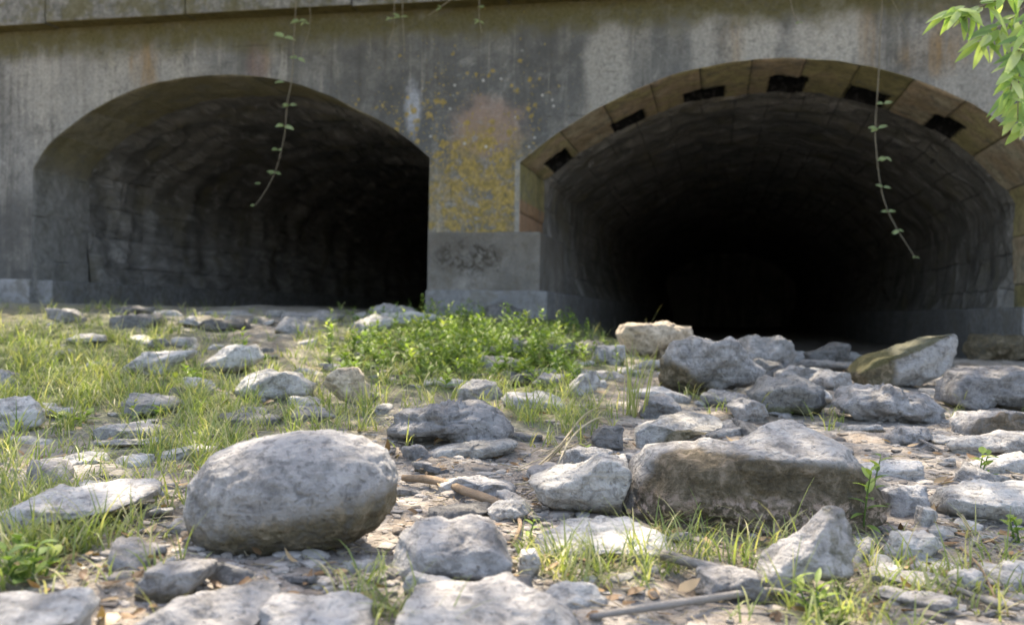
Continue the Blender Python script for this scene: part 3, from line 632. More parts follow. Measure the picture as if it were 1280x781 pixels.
T([(652, 600), (690, 590), (732, 580), (746, 568), (775, 572), (790, 592), (778, 622), (768, 650), (700, 652), (668, 630)], RKL, 'pale grey lump touching the left end of the big flat-topped block', .8, soil=und(-.25), seed=31)
T([(663, 668), (720, 651), (780, 647), (830, 660), (842, 676), (820, 690), (740, 694), (700, 702), (668, 694)], RKL, 'flat grey slab lying in front of the left end of the big flat-topped block', .7, cuts=((0, -.3, 1, .14),), soil=und(-.12, .1), seed=32)
T([(487, 672), (508, 647), (535, 632), (562, 645), (610, 655), (632, 672), (646, 696), (640, 716), (580, 734), (530, 729), (488, 716)], RK, 'angular blue grey slab with pointed top below the brown stick', .75, sq=18, cuts=((.05, -.55, 1, .34),), soil=und(-.38, .1), seed=33)
T([(492, 768), (498, 745), (560, 736), (640, 729), (692, 750), (735, 790), (640, 815), (520, 815)], RKL, 'wide flat pale slab at the bottom edge, centre', .8, cuts=((0, -.3, 1, .2),), seed=34)
T([(-30, 752), (40, 739), (95, 736), (118, 758), (104, 805), (-30, 805)], RKL, 'pale flat slab in the bottom left corner', .8, cuts=((0, -.3, 1, .25),), seed=35)
T([(160, 778), (215, 752), (280, 741), (336, 733), (348, 750), (300, 780), (250, 802), (170, 802)], RK, 'tilted grey slab at the bottom edge below the rounded boulder', .8, sq=18, cuts=((.2, -.4, 1, .22),), seed=36)
T([(173, 728), (194, 706), (238, 697), (270, 701), (269, 718), (228, 742), (180, 744)], RK, 'small wedge of stone with greenish flank at the lower left of the rounded boulder', .7, soil=und(-.12, .2), seed=37)
T([(-30, 630), (30, 600), (80, 581), (150, 570), (204, 576), (204, 598), (150, 615), (80, 628), (30, 650), (-30, 660)], RKL, 'long low white slab at the left edge, partly under grass', .55, sink=.028, cuts=((0, -.25, 1, .18),), seed=38)
T([(-22, 522), (0, 498), (35, 495), (62, 511), (66, 530), (20, 542), (-20, 538)], RKL, 'white low stone cut by the left edge beyond the long white slab', .7, seed=39)
T([(147, 503), (164, 492), (196, 492), (230, 503), (222, 513), (166, 518), (150, 513)], RK, 'isolated small light grey stone in the left grass', .9, soil=und(-.2, .2), seed=40)
T([(115, 536), (130, 529), (200, 532), (206, 541), (140, 549), (118, 546)], RKL, 'thin flat slab in the grass just nearer than the isolated light grey stone', .6, seed=41)
T([(195, 566), (235, 557), (275, 557), (272, 567), (215, 574)], RKL, 'thin pale chip in the grass at the upper left of the rounded boulder', .6, seed=42)
T([(284, 490), (300, 472), (330, 462), (380, 465), (402, 478), (396, 492), (350, 501), (300, 501)], RKL, 'pale hummocky rock behind the rounded boulder, left of the sunlit one', .75, soil=und(-.25), seed=43)
T([(403, 478), (420, 462), (440, 456), (450, 466), (464, 482), (466, 500), (445, 506), (425, 500), (410, 490)], RKW, 'small bright sunlit rock with a grey shaded side at the edge of the weeds', .8, seed=44, cuts=((1, -.5, .2, .5),))
T([(472, 538), (505, 510), (545, 501), (600, 503), (636, 520), (650, 541), (622, 556), (575, 559), (540, 549), (480, 549)], RK, 'rugged folded grey rock in the middle beyond the rounded boulder', .7, sq=20, rough=.07, soil=und(-.3, .15), seed=45)
T([(523, 564), (560, 557), (640, 548), (655, 553), (648, 564), (600, 571), (540, 573)], RKL, 'thin pale slab lying in front of the rugged folded rock', .5, seed=46)
T([(570, 487), (590, 473), (620, 477), (632, 491), (600, 500), (572, 496)], RK, 'small grey rock behind the rugged folded rock', .8, seed=47)
T([(136, 462), (190, 441), (250, 436), (236, 450), (200, 466), (150, 468)], RKL, 'flat ledge of pale stone in the far left grass', .6, seed=48)
T([(245, 457), (275, 436), (320, 430), (336, 445), (312, 462), (260, 467)], RKL, 'flat pale stone right beside the far left ledge', .6, seed=49, soil=und(-.2, .2))
T([(210, 404), (245, 392), (300, 388), (348, 400), (335, 412), (240, 413)], RK, 'long light slab on the lip of the narrower arch', .7, seed=50, sq=18, near=6.0)
T([(342, 408), (352, 391), (400, 388), (440, 391), (442, 415), (400, 421), (355, 419)], RK, 'squarish flat-topped stone on the lip of the narrower arch', .8, sq=20, seed=51, near=5.8)
T([(453, 404), (462, 384), (480, 378), (506, 382), (532, 392), (535, 405), (480, 409)], RK, 'hunched grey rock before the dark opening, left of the pier', .8, seed=52, near=6.1)
T([(766, 418), (775, 406), (830, 404), (866, 407), (873, 422), (850, 430), (810, 434), (784, 427)], RKW, 'bright sunlit flat rock before the wider arch, tinged orange', .8, sq=16, rough=.05, seed=53, near=4.5)
T([(820, 452), (834, 431), (870, 421), (910, 425), (936, 444), (957, 460), (952, 480), (905, 493), (850, 499), (824, 482)], RK, 'chunky dark-fronted block below the sunlit orange-tinged rock', .8, sq=20, soil=lambda x, y, z: np.clip((-.2 - .5 * x - z) / .3 + .3, 0, 1), seed=54, rough=.05)
T([(913, 437), (930, 421), (960, 418), (985, 424), (999, 440), (990, 457), (950, 467), (920, 462)], RK, 'grey hump on the skyline of the rubble, right of the chunky block', .8, seed=55, rough=.05)
T([(997, 441), (1020, 436), (1045, 428), (1063, 430), (1064, 448), (1040, 461), (1002, 454)], RKD, 'small dark rock on the rubble skyline between the grey hump and the tilted slab', .8, sq=20, seed=56)
T([(1055, 466), (1080, 445), (1120, 430), (1170, 418), (1203, 415), (1208, 440), (1192, 458), (1150, 486), (1110, 487), (1072, 479)], RK, 'big tilted slab with mossy brown top under the wider arch', .55, sq=22, cuts=((.55, -1, .1, .34), (-.3, -.2, 1, .30)), moss=lambda x, y, z: np.clip((z - .15 - .35 * x) / .2 + .5, 0, 1), soil=lambda x, y, z: np.clip((-.25 - x) / .2, 0, 1), seed=57)
T([(1205, 432), (1214, 418), (1270, 420), (1300, 421), (1300, 446), (1216, 451)], RKD, 'reddish brown stone block at the right edge beside the tilted slab', .7, soil=lambda x, y, z: x * 0 + .8, seed=58, sq=20)
T([(933, 491), (958, 473), (1000, 470), (1034, 484), (1039, 505), (1000, 521), (960, 519), (937, 506)], RKD, 'mossy dark rock in front of the grey hump', .8, seed=59, moss=und(-.15, .4))
T([(1013, 476), (1030, 462), (1055, 465), (1064, 480), (1040, 488), (1017, 486)], RK, 'small round rock at the left foot of the tilted slab', .9, seed=60)
T([(965, 466), (990, 456), (1020, 460), (1022, 474), (985, 480), (966, 476)], RK, 'flat grey stone wedged under the grey hump', .8, seed=61)
T([(1038, 507), (1064, 486), (1110, 481), (1160, 489), (1180, 511), (1160, 531), (1100, 532), (1048, 522)], RK, 'broad knobbly rock directly in front of the tilted slab', .8, rough=.07, seed=62, soil=und(-.35, .2))
T([(1166, 487), (1184, 465), (1230, 457), (1300, 462), (1300, 500), (1240, 514), (1194, 508), (1168, 501)], RK, 'wide grey rock at the right edge with small green leaves before it', .8, rough=.05, seed=63)
T([(1187, 527), (1199, 515), (1262, 512), (1305, 520), (1305, 536), (1230, 546), (1190, 547)], RK, 'flat-topped slab with earthy front edge at the right edge', .6, cuts=((0, -1, .1, .35),), soil=lambda x, y, z: np.clip((-.25 - y) / .1, 0, 1) * .8, sq=20, seed=64)
T([(773, 540), (800, 526), (860, 517), (902, 515), (915, 530), (880, 546), (802, 563), (778, 559)], RKL, 'flat wedge slab just behind the big flat-topped block', .6, cuts=((-.3, -1, .1, .40), (.1, -.3, 1, .17)), soil=lambda x, y, z: np.clip((-.28 - y) / .1, 0, 1), sq=20, seed=65)
T([(797, 516), (810, 495), (830, 491), (852, 505), (853, 520), (820, 525)], RK, 'small blue grey rock beside the tuft of tall grass', .9, seed=66)
T([(903, 507), (925, 496), (950, 503), (966, 516), (950, 526), (920, 523)], RK, 'small slanting grey rock behind the right part of the big block', .9, seed=67, sq=20)
T([(737, 547), (755, 529), (778, 532), (779, 555), (750, 562)], RKD, 'small dark rock left of the flat wedge slab', .9, seed=68, sq=20)
T([(698, 489), (725, 468), (753, 462), (757, 476), (735, 491), (705, 493)], RKL, 'small tilted pale slab right of the weeds', .7, cuts=((.7, -.7, .1, .3),), sq=20, seed=69)
T([(738, 449), (745, 432), (780, 430), (785, 445), (765, 456), (742, 456)], RK, 'small angular stone below the left end of the sunlit orange-tinged rock', .8, seed=70, sq=20)
T([(663, 479), (680, 466), (706, 468), (708, 480), (680, 488)], RK, 'little grey stone left of the small tilted pale slab', .8, seed=71)
T([(945, 692), (1000, 655), (1038, 634), (1060, 640), (1074, 682), (1055, 720), (1000, 742), (942, 748)], RKL, 'leaning pale slab with a greenish face in front of the big flat-topped block', .5, cuts=((.35, -1, .55, .38), (-.5, -.5, .8, .30)), sq=20, seed=72, moss=lambda x, y, z: np.clip((x - .3) / .5 + .35, 0, .55))
T([(1104, 614), (1125, 603), (1156, 605), (1160, 630), (1140, 646), (1108, 640)], RK, 'small blocky rock at the right end of the big flat-topped block', .8, sq=20, seed=73)
T([(1145, 646), (1150, 633), (1166, 630), (1174, 644), (1168, 658), (1150, 657)], RKL, 'small white oval cobble right of the blocky rock', .9, n=4, sq=6, rough=.02, seed=74)
T([(1158, 634), (1175, 611), (1220, 597), (1310, 595), (1310, 650), (1230, 657), (1180, 652)], RKL, 'large low pale rock at the right edge, foreground', .7, cuts=((0, -.3, 1, .22),), seed=75, moss=lambda x, y, z: x * 0 + .3)
T([(645, 705), (652, 688), (668, 686), (677, 702), (668, 722), (650, 722)], RKL, 'small pale cobble between the pointed slab and the flat slab', .9, n=4, sq=8, seed=76)
T([(1178, 557), (1210, 543), (1310, 540), (1310, 570), (1200, 574)], RKL, 'long low pale rock at the right edge, nearer than the flat-topped slab', .5, seed=77)
T([(545, 604), (575, 594), (640, 600), (652, 612), (600, 620), (550, 616)], RKL, 'thin flat slab in bare earth behind the brown stick', .5, seed=78)
T([(-22, 472), (0, 460), (18, 467), (20, 482), (-20, 488)], RK, 'pale bluish rock at the far left edge in the grass', .8, seed=79)
T([(58, 518), (68, 508), (88, 509), (95, 518), (80, 525)], RKL, 'small white stone in the left grass near the left edge', .8, seed=80)
T([(298, 772), (330, 748), (400, 749), (468, 757), (486, 800), (300, 806)], RK, 'flat grey slab at the bottom edge, left of the wide pale slab', .8, cuts=((0, -.3, 1, .22),), seed=81)
T([(76, 424), (95, 417), (132, 418), (138, 426), (100, 431)], RKL, 'thin pale slab in the far left grass', .6, seed=82)
T([(628, 441), (640, 422), (664, 427), (674, 441), (650, 450)], RK, 'grey stone half hidden in the middle of the weeds', .8, seed=83)
T([(855, 745), (872, 712), (910, 706), (950, 716), (958, 742), (905, 752)], RK, 'low grey stone between the two grey sticks', .8, seed=84)
T([(1096, 690), (1120, 668), (1160, 664), (1180, 680), (1150, 700), (1110, 702)], RKL, 'low flat stone in the gravel right of the leaning slab', .7, seed=85)
T([(360, 520), (372, 508), (400, 510), (425, 520), (410, 528), (375, 530)], RK, 'low grey stone behind the top of the rounded boulder', .7, seed=86)
T([(690, 580), (705, 562), (745, 555), (770, 562), (760, 580), (720, 586)], RKL, 'light grey slab between the straw and the pale lump', .7, seed=87, sq=20)
T([(1100, 545), (1120, 532), (1160, 534), (1172, 546), (1140, 556), (1104, 554)], RK, 'flat grey stone in rubble right behind the big flat-topped block', .7, seed=88)
T([(600, 640), (622, 626), (655, 628), (668, 640), (650, 655), (612, 652)], RKL, 'grey slab under the thick end of the brown stick', .7, seed=89)
T([(930, 455), (945, 447), (975, 452), (985, 465), (950, 474), (932, 468)], RKD, 'dark stone wedged between the chunky block and the grey hump', .8, seed=90)

# smaller stones scattered between, each one a thing; labelled by the nearest landmark
LAND = [(p[0], p[1], p[3], p[2]) for p in PLACED]
small = []
rs0 = np.random.RandomState(12); tries = 0
ZONES = [(1050, 490, 200, 45, 1.6), (900, 480, 420, 120, .9), (700, 560, 200, 120, .8), (1150, 660, 200, 120, 1.), (560, 740, 380, 60, .7), (150, 590, 250, 120, .45), (400, 480, 300, 60, .3), (1130, 480, 200, 70, 1.), (120, 385, 160, 14, .7), (250, 430, 160, 30, .6), (300, 400, 260, 14, .9), (80, 600, 160, 60, .6)]
while len(small) < 222 and tries < 20000:
    tries += 1
    px = rs0.uniform(5, 1275); py = 385 + 390 * rs0.uniform(0, 1) ** 1.35
    if rs0.uniform() > max(z[4] * math.exp(-((px - z[0]) / z[2]) ** 2 - ((py - z[1]) / z[3]) ** 2) for z in ZONES): continue
    p = hit(px, py)
    if p.y > 6.6: continue
    wpx = 15 + 66 * rs0.uniform(0, 1) ** 1.5 * (.75 + .5 * (py - 385) / 390); r = wpx / 2 * p.y / F; r = max(r, .012)
    if any(math.hypot(p.x - q[0], p.y - q[1]) < (r * .7 + q[2] * .72) * (.68 if px > 820 and 430 < py < 550 else 1) for q in PLACED): continue
    small.append((p.x, p.y, r)); PLACED.append((p.x, p.y, r, '', None))
used = {}
for (x, y, r) in small:
    rs = np.random.RandomState(int(abs(x) * 977 + y * 311) % 99991)
    flat = rs.uniform(.2, .62); V, D, Fc = rock_shape(4 if r > .02 else 3, rs, 12, 30)
    V = V * np.array([1, rs.uniform(.6, .9), flat]); V += D * (.07 * fbm(V * 2 + rs.uniform(0, 40), 3) + .04 * fbm(V * 7, 3, .65) + .05 * np.round(2 * fbm(V * 1.8 + 9, 2)) / 2)[:, None]; V *= r * 1.15; V[:, 0] *= (1.5 if flat < .42 else 1.1)
    mt = [RK, RKL, RKD, RK, RKL][rs.randint(5)]
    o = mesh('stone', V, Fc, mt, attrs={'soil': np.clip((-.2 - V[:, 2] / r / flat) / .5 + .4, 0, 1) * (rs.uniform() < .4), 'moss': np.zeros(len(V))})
    o.location = (x, y, gz(x, y) + r * flat * rs.uniform(-.15, .3)); o.rotation_euler = (rs.normal() * .15, rs.normal() * .15, rs.uniform(0, 6.28))
    p0 = proj(o.location); best = min(LAND, key=lambda q: math.hypot(q[0] - x, q[1] - y) - q[3] * .5)
    q0 = proj((best[0], best[1], gz(best[0], best[1]))); dx, dy = p0[0] - q0[0], p0[1] - q0[1]
    where = ('right of' if dx > 0 else 'left of') if abs(dx) > abs(y - best[1]) * F / y * .8 else ('in front of' if y < best[1] else 'behind')
    shp = 'flat' if flat < .5 else ('rounded' if flat > .68 else 'angular'); tone = {RK: 'grey', RKL: 'pale', RKD: 'dark grey'}[mt]; sz = 'small' if r > .03 else 'tiny'
    lm = ' '.join(best[2].split(',')[0].split()[:9])
    lab = f"{sz} {shp} {tone} stone {where} the {lm}"
    used.setdefault(' '.join(lab.split()[:16]), []).append(o)
for lab, os_ in used.items():
    if len(os_) == 1: tag(os_[0], lab, 'stone', 'small stones strewn between the rocks')
    else:
        os_.sort(key=lambda o: o.location.y)
        words = ['nearest', 'farthest'] if len(os_) == 2 else ['nearest', 'middle', 'farthest'] if len(os_) == 3 else [f'{w_}' for w_ in ('nearest', 'second nearest', 'third nearest', 'fourth nearest', 'fifth nearest', 'sixth nearest', 'seventh nearest')][:len(os_)]
        for w_, o in zip(words, os_):
            t = (w_ + ' ' + lab).split()
            tag(o, ' '.join(t[:16]), 'stone', 'small stones strewn between the rocks')

# gravel: uncountable chips, one object
acc = Acc(); rs = np.random.RandomState(21); D1, F1 = ICO[1]; D2, F2 = ICO[2]; n = 0
GRV = [(600, 640, 220, 150, 1.), (1180, 650, 190, 150, 1.2), (420, 720, 220, 60, 1.), (1000, 520, 350, 60, .9), (200, 680, 200, 90, .6), (720, 480, 120, 60, .5), (250, 560, 260, 60, .35)]
while n < 9500:
    px = rs.uniform(-20, 1300); py = 400 + 385 * rs.uniform() ** .8
    if n > 7000: px = -20 - rs.uniform(0, 900) if rs.uniform() < .5 else 1300 + rs.uniform(0, 700)
    elif rs.uniform() > max(z[4] * math.exp(-((px - z[0]) / z[2]) ** 2 - ((py - z[1]) / z[3]) ** 2) for z in GRV) + .05: continue
    dY = ray(px, py); y = rs.uniform(.93, 1.07); p = hit(px, py) if n % 6 == 0 else p
    if n % 6: q = (p.x + rs.normal() * .06, p.y + rs.normal() * .09)
    else: q = (p.x, p.y)
    r = min(.0032 * math.exp(abs(rs.normal()) * .85) * (.7 + .22 * q[1]), .03); D_, Fq = (D2, F2) if (q[1] < 2.2 and r > .007) else (D1, F1)
    V = D_ * facets(D_, rs, 7, 40)[:, None] * r * np.array([1, rs.uniform(.5, .9), rs.uniform(.15, .45)]); a_ = rs.uniform(0, 6.28); ca, sa = math.cos(a_), math.sin(a_)
    V = V @ np.array([[ca, sa, 0], [-sa, ca, 0], [0, 0, 1]]); V += (q[0], q[1], gz(*q) + r * .05); acc.add(V, Fq, rs.uniform()); n += 1
M = Mat('gravel_chips'); tt = M.attr('tint'); o_ = M.coord(); nn = M.noise(o_, 120, 4)
MGR = M.done(M.mix(M.rng(nn, .35, .65, 0, .5), M.ramp(tt, [(0, (.14, .115, .09)), (.4, (.27, .25, .22)), (.8, (.38, .36, .33)), (1, (.50, .46, .40))]), (.2, .18, .16)), M.bump(nn, .003))
tag(acc.build('gravel', MGR, smooth=False), 'loose grey chips and grit strewn over the bed', 'gravel', kind='stuff')

# ------------------------------------------------------------------ dead leaves
acc = Acc(); rs = np.random.RandomState(5)
for k in range(620):
    while True:
        px, py = rs.uniform(-10, 1290), 405 + 372 * rs.uniform() ** .9
        if rs.uniform() < .25 + .75 * max(math.exp(-((px - a) / c_) ** 2 - ((py - b) / d_) ** 2) for a, b, c_, d_ in ((640, 600, 120, 70), (900, 660, 130, 30), (1200, 660, 110, 110), (120, 740, 90, 60), (730, 730, 90, 40), (130, 400, 80, 10))): break
    p = hit(px, py); L_ = rs.uniform(.012, .04) * (.8 + .1 * p.y); a_ = rs.uniform(0, 6.28)
    V, Fq = leaf((p.x, p.y, gz(p.x, p.y) + .004 + rs.uniform(0, .008)), (math.cos(a_), math.sin(a_), rs.normal() * .25), L_, L_ * rs.uniform(.3, .6), (rs.normal() * .3, rs.normal() * .3, 1), rs.normal() * .3, rs.uniform(-.5, .6)); acc.add(V, Fq, rs.uniform())
tag(acc.build('leaf_litter', LIT), 'brown dead leaves scattered over the stones and earth', 'dead leaves', kind='stuff')

# ------------------------------------------------------------------ grass and herbs (stuff)
rs = np.random.RandomState(31)
def inside_rock(x, y): return any((x - q[0]) ** 2 + (y - q[1]) ** 2 < (q[2] * .62) ** 2 for q in PLACED)
def scatter(n, region, fn, wide=False):
    k = 0; t = 0
    while k < n and t < n * 60:
        t += 1; px = rs.uniform(-80, 1360); py = rs.uniform(384, 800)
        if wide: px = -80 - (px + 80) * .7 if rs.uniform() < .6 else 1360 + (px + 80) * .7
        if rs.uniform() > region(px, py): continue
        p = hit(px, min(py, 790)); x = p.x + rs.normal() * .03; y = p.y + rs.normal() * .05
        if y > 7.3 or inside_rock(x, y): continue
        fn(x, y, gz(x, y)); k += 1
acc = Acc()
def tuft(x, y, z):
    n = rs.randint(5, 13); tb = rs.uniform(0, .6); L0 = rs.uniform(.045, .12) * (1.0 if y > 2 else .8)
    for _ in range(n):
        a_ = rs.uniform(0, 6.28); d = (math.cos(a_), math.sin(a_), rs.uniform(.8, 3.2)); V, Fq = blade((x + rs.normal() * .012, y + rs.normal() * .012, z - .004), d, L0 * rs.uniform(.6, 1.4), rs.uniform(.0016, .0032) * (1 + .13 * y), rs.uniform(.3, 1.9))
        acc.add(V, Fq, min(1, tb + rs.uniform(0, .4) ** 1.0 + (.45 if rs.uniform() < .2 else 0)))
gl = lambda x, y: float(gmask(np.array([x]), np.array([y]))[0]) * (.35 if 430 < x < 760 and y < 480 else 1)
scatter(1700, gl, tuft)
scatter(900, lambda x, y: .8 if x < 0 else .35, tuft, True)
tag(acc.build('grass', GRASS), 'short green and yellowing grass growing between the stones', 'grass', kind='stuff')
acc = Acc()
def herb(acc, x, y, z, h, leaves=10, ll=.022, t0=.4, wid=.4, lean=.25, broad=1.):
    a_ = rs.uniform(0, 6.28); top = np.array((x + math.cos(a_) * h * lean, y + math.sin(a_) * h * lean, z + h)); b = np.array((x, y, z - .005)); mid = (b + top) / 2 + np.array((0, 0, h * .08))
    V, Fq, _ = tube([b, mid, top], [.0016, .0007], 4, 3); acc.add(V, Fq, t0 * .6)
    for k in range(leaves):
        t = .2 + .8 * k / max(leaves - 1, 1); c = (1 - t) ** 2 * b + 2 * t * (1 - t) * mid + t * t * top; an = a_ + k * 2.4
        L_ = ll * (1.15 - .5 * t) * rs.uniform(.8, 1.2); V, Fq = leaf(c, (math.cos(an), math.sin(an), rs.uniform(.1, .9) + t * .5), L_ * broad, L_ * wid, curl=rs.uniform(.1, .5), k=3); acc.add(V, Fq, min(1, t0 + t * .3 + rs.uniform(-.1, .15)))
_rp = np.random.RandomState(8).uniform(0, 1, (22, 4)); _hp = [(440 + 310 * a, 398 + 72 * b, 16 + 26 * c, d) for a, b, c, d in _rp]
def patch(x, y): return max(math.exp(-((x - a) / c) ** 2 - ((y - b) / (c * .5)) ** 2) for a, b, c, d in _hp)
def reg(x, y): return (.12 + .95 * patch(x, y)) * max(1.1 * math.exp(-(((x - 600) / 165) ** 2 + ((y - 436) / 46) ** 2) ** 1.6), .1 * math.exp(-((x - 220) / 150) ** 2 - ((y - 470) / 45) ** 2), .22 * math.exp(-((x - 380) / 90) ** 2 - ((y - 430) / 30) ** 2))
scatter(640, reg, lambda x, y, z: herb(acc, x, y, z, .025 + .12 * rs.uniform() ** 2.2 * (1.15 if 520 < proj((x, y, z))[0] < 700 else .85), rs.randint(8, 14), rs.uniform(.026, .058), rs.uniform(.1, .75), rs.uniform(.28, .5)))
tag(acc.build('ground_cover', HERB), 'dense low leafy weeds in front of the pier', 'weeds', kind='stuff')

# ------------------------------------------------------------------ single plants
def plant(px, py, h, leaves, ll, t0, wid, label, lean=.15, broad=1., stems=1, mat=HERB, name='weed', spread=.0):
    p = hit(px, min(py, 778)); e = empty(name, (p.x, p.y, gz(p.x, p.y)), label, 'weed', 'single leafy weeds')
    st = Acc(); lf = Acc()
    for s_ in range(stems):
        a_ = rs.uniform(0, 6.28); hh = h * rs.uniform(.7, 1) if s_ else h; ox, oy = rs.normal() * spread, rs.normal() * spread
        top = np.array((ox + math.cos(a_) * hh * lean, oy + math.sin(a_) * hh * lean * .5, hh)); b = np.array((ox * .3, oy * .3, -.01)); mid = (b + top) / 2 + np.array((0, 0, hh * .1))
        V, Fq, uv = tube([b, mid, top], [.0022, .001], 5, 4); st.add(V, Fq, t0 * .5, uv)
        for k in range(leaves):
            t = .15 + .85 * k / max(leaves - 1, 1); c = (1 - t) ** 2 * b + 2 * t * (1 - t) * mid + t * t * top; an = a_ + k * 2.4 + rs.uniform(-.3, .3)
            L_ = ll * (1.15 - .4 * t) * rs.uniform(.8, 1.15); V, Fq = leaf(c, (math.cos(an), math.sin(an), rs.uniform(.1, .8) + .4 * t), L_ * broad, L_ * wid, curl=rs.uniform(.1, .5), k=5); lf.add(V, Fq, min(1, t0 + rs.uniform(-.15, .3)))
    st.build('stem', mat, e); lf.build('foliage', mat, e); return e
plant(412, 462, .20, 16, .05, .75, .30, 'yellow green leafy weed standing behind the bright sunlit rock', .1, stems=2)
plant(627, 430, .20, 14, .035, .45, .4, 'tallest leafy weed of the patch, tip against the pier plinth', .05)
plant(570, 440, .15, 14, .045, .65, .35, 'bright leafy weed left of the tallest one in the patch', .1, stems=2, spread=.02)
plant(680, 425, .16, 14, .04, .45, .4, 'leafy weed at the right side of the patch, tip against the dark arch', .1)
plant(240, 485, .06, 9, .045, .8, .45, 'low bright green weed in the left grass behind the isolated grey stone', .4, stems=3, spread=.03)
plant(95, 528, .035, 8, .05, .85, .45, 'low lime green weed near the small white stone in the left grass', .6, stems=3, spread=.03)
plant(1080, 668, .13, 12, .04, .5, .4, 'upright green sprig between the big block and the leaning slab', .25, stems=2, spread=.02)
plant(1225, 600, .06, 7, .035, .8, .6, 'lime leaved seedling on the right behind the low pale rock', .3, stems=2, spread=.02)
plant(1275, 672, .04, 6, .03, .6, .7, 'round leaved seedling at the right edge in front of the low pale rock', .3, stems=2, spread=.01)
plant(990, 518, .07, 9, .04, .6, .35, 'small green sprig on the mossy dark rock', .3, stems=2)
plant(1200, 500, .07, 8, .045, .55, .7, 'round leaved weed in front of the wide grey rock at the right edge', .5, stems=3, spread=.05)
plant(30, 735, .05, 7, .036, .35, .65, 'broad leaved green weed at the left edge, foreground', .5, stems=3, spread=.025)
plant(52, 728, .04, 5, .03, .95, .65, 'small yellow leaved weed beside the broad leaved one at left', .5, stems=1)
plant(1030, 800, .05, 7, .04, .75, .3, 'blurred bright green weed at the bottom edge below the leaning slab', .4, stems=3, spread=.02)
plant(728, 575, .03, 5, .028, .85, .6, 'tiny lime seedling beside the straw', .3)
plant(660, 680, .035, 6, .022, .7, .6, 'tiny green seedling between the pale lump and the pointed slab', .3)
def clump(px, py, n, L_, label, t0=.3, wdt=.004, zs=(1.2, 4), bend=(.2, 1.2), mat=GRASS, name='grass_tuft'):
    p = hit(px, min(py, 778)); a = Acc()
    for _ in range(n):
        a_ = rs.uniform(0, 6.28)
        if rs.uniform() < .38: continue
        V, Fq = blade((rs.normal() * (.016 if n > 15 else .004), rs.normal() * (.016 if n > 15 else .004), -.006), (math.cos(a_), math.sin(a_), rs.uniform(*zs)), L_ * rs.uniform(.55, 1.1), wdt * rs.uniform(.5, .95), rs.uniform(*bend), 6); a.add(V, Fq, min(1, t0 + .12 + rs.uniform(0, .5)))
    o = a.build(name, mat); o.location = (p.x, p.y, gz(p.x, p.y)); tag(o, label, 'grass tuft', 'tufts of long grass'); return o
clump(790, 520, 46, .24, 'upright tuft of tall grass left of the small blue grey rock', .35, .008, (2.5, 9), (.05, .7))
clump(805, 440, 9, .28, 'few long seed stalks rising behind the sunlit orange-tinged rock', .75, .006, (3, 8), (.1, .6))
clump(120, 690, 20, .14, 'tuft of long arching blades at left foreground, before the long white slab', .3)
clump(30, 690, 22, .12, 'tuft of grass at the left edge, foreground', .25)
clump(225, 700, 9, .10, 'thin blades of grass at the left side of the rounded boulder', .3, .004, (2, 6), (.1, .8))
clump(470, 772, 14, .08, 'tuft of grass at the bottom edge left of the wide pale slab', .25)
clump(705, 712, 26, .10, 'tuft of arching grass before the flat grey slab', .3)
clump(800, 700, 16, .10, 'tuft of fine grass at the foot of the big flat-topped block', .35)
clump(880, 700, 14, .10, 'grass tuft in front of the earthy face of the big block', .3)
clump(985, 690, 12, .13, 'few tall blades growing between big block and leaning slab', .35, .004, (1.5, 5))
clump(990, 760, 12, .12, 'blades arching over the leaning slab from below', .3)
clump(200, 770, 7, .08, 'few thin blades at the bottom edge near the tilted grey slab', .5)
clump(735, 530, 18, .10, 'tuft of short grass beside the small dark rock', .35)
clump(1255, 440, 14, .22, 'long arching grass at the right edge before the stone plinth', .5, .005, (.8, 3), (.5, 1.6))
clump(870, 500, 14, .07, 'short green tuft at the foot of the chunky block', .3)
clump(478, 476, 40, .11, 'straw yellow grass beside the bright sunlit rock', .8, .005, (.8, 4), (.3, 1.4))
clump(60, 400, 26, .14, 'tall grass against the wall at far left', .4, .005, (2, 6), (.2, .9))

# ------------------------------------------------------------------ sticks and straw
def stick(pts, rad, mat, name, label, cat, lift=.004):
    P = []
    for (x, y, dz) in pts:
        p = hit(x, min(y, 779)) if y <= 779 else hit(x, 779)
        P.append((p.x, p.y, float(ground_np(np.array([p.x]), np.array([p.y]), False)[0]) + rad[0] + lift + dz))
    b = np.array(P[0]); V, Fq, uv = tube([np.array(q) - b for q in P], rad, 8, 6); V += .12 * rad[0] * perlin(V * 90)[:, None]
    a = Acc(); a.add(V, Fq, rnd.random(), uv); o = a.build(name, mat); o.location = b; return tag(o, label, cat)
stick([(503, 606, .004), (545, 612, .008), (590, 627, .006), (640, 645, .004)], [.0065, .009, .0085, .010, .0085], WOODB, 'stick', 'thick light brown stick beside the rounded boulder', 'stick')
stick([(628, 640, 0), (650, 660, .0), (640, 690, 0)], [.005, .003], WOODB, 'twig', 'short dark twig forking down from the brown stick', 'twig')
stick([(738, 779, 0), (800, 772, .004), (880, 762, .006), (960, 750, .004), (1010, 757, 0)], [.004, .006, .0055, .004], WOODG, 'stick', 'long thin grey stick along the bottom edge', 'stick')
stick([(828, 712, .01), (870, 725, .012), (920, 735, .008), (965, 738, 0)], [.009, .008, .006], WOODG, 'stick', 'short thick grey stick in front of the big flat-topped block', 'stick')
stick([(1130, 720, 0), (1180, 742, .006), (1240, 765, .004), (1275, 770, 0)], [.003, .0045, .003], WOODG, 'stick', 'dark grey stick in the gravel at lower right', 'stick')
stick([(1200, 690, .0), (1225, 725, .012), (1245, 755, 0)], [.0022, .0018], WOODB, 'twig', 'thin bent brown twig in the gravel at lower right', 'twig')
stick([(1128, 548, 0), (1150, 556, .006), (1175, 566, 0)], [.004, .003], WOODG, 'twig', 'short pale twig behind the right end of the big block', 'twig')
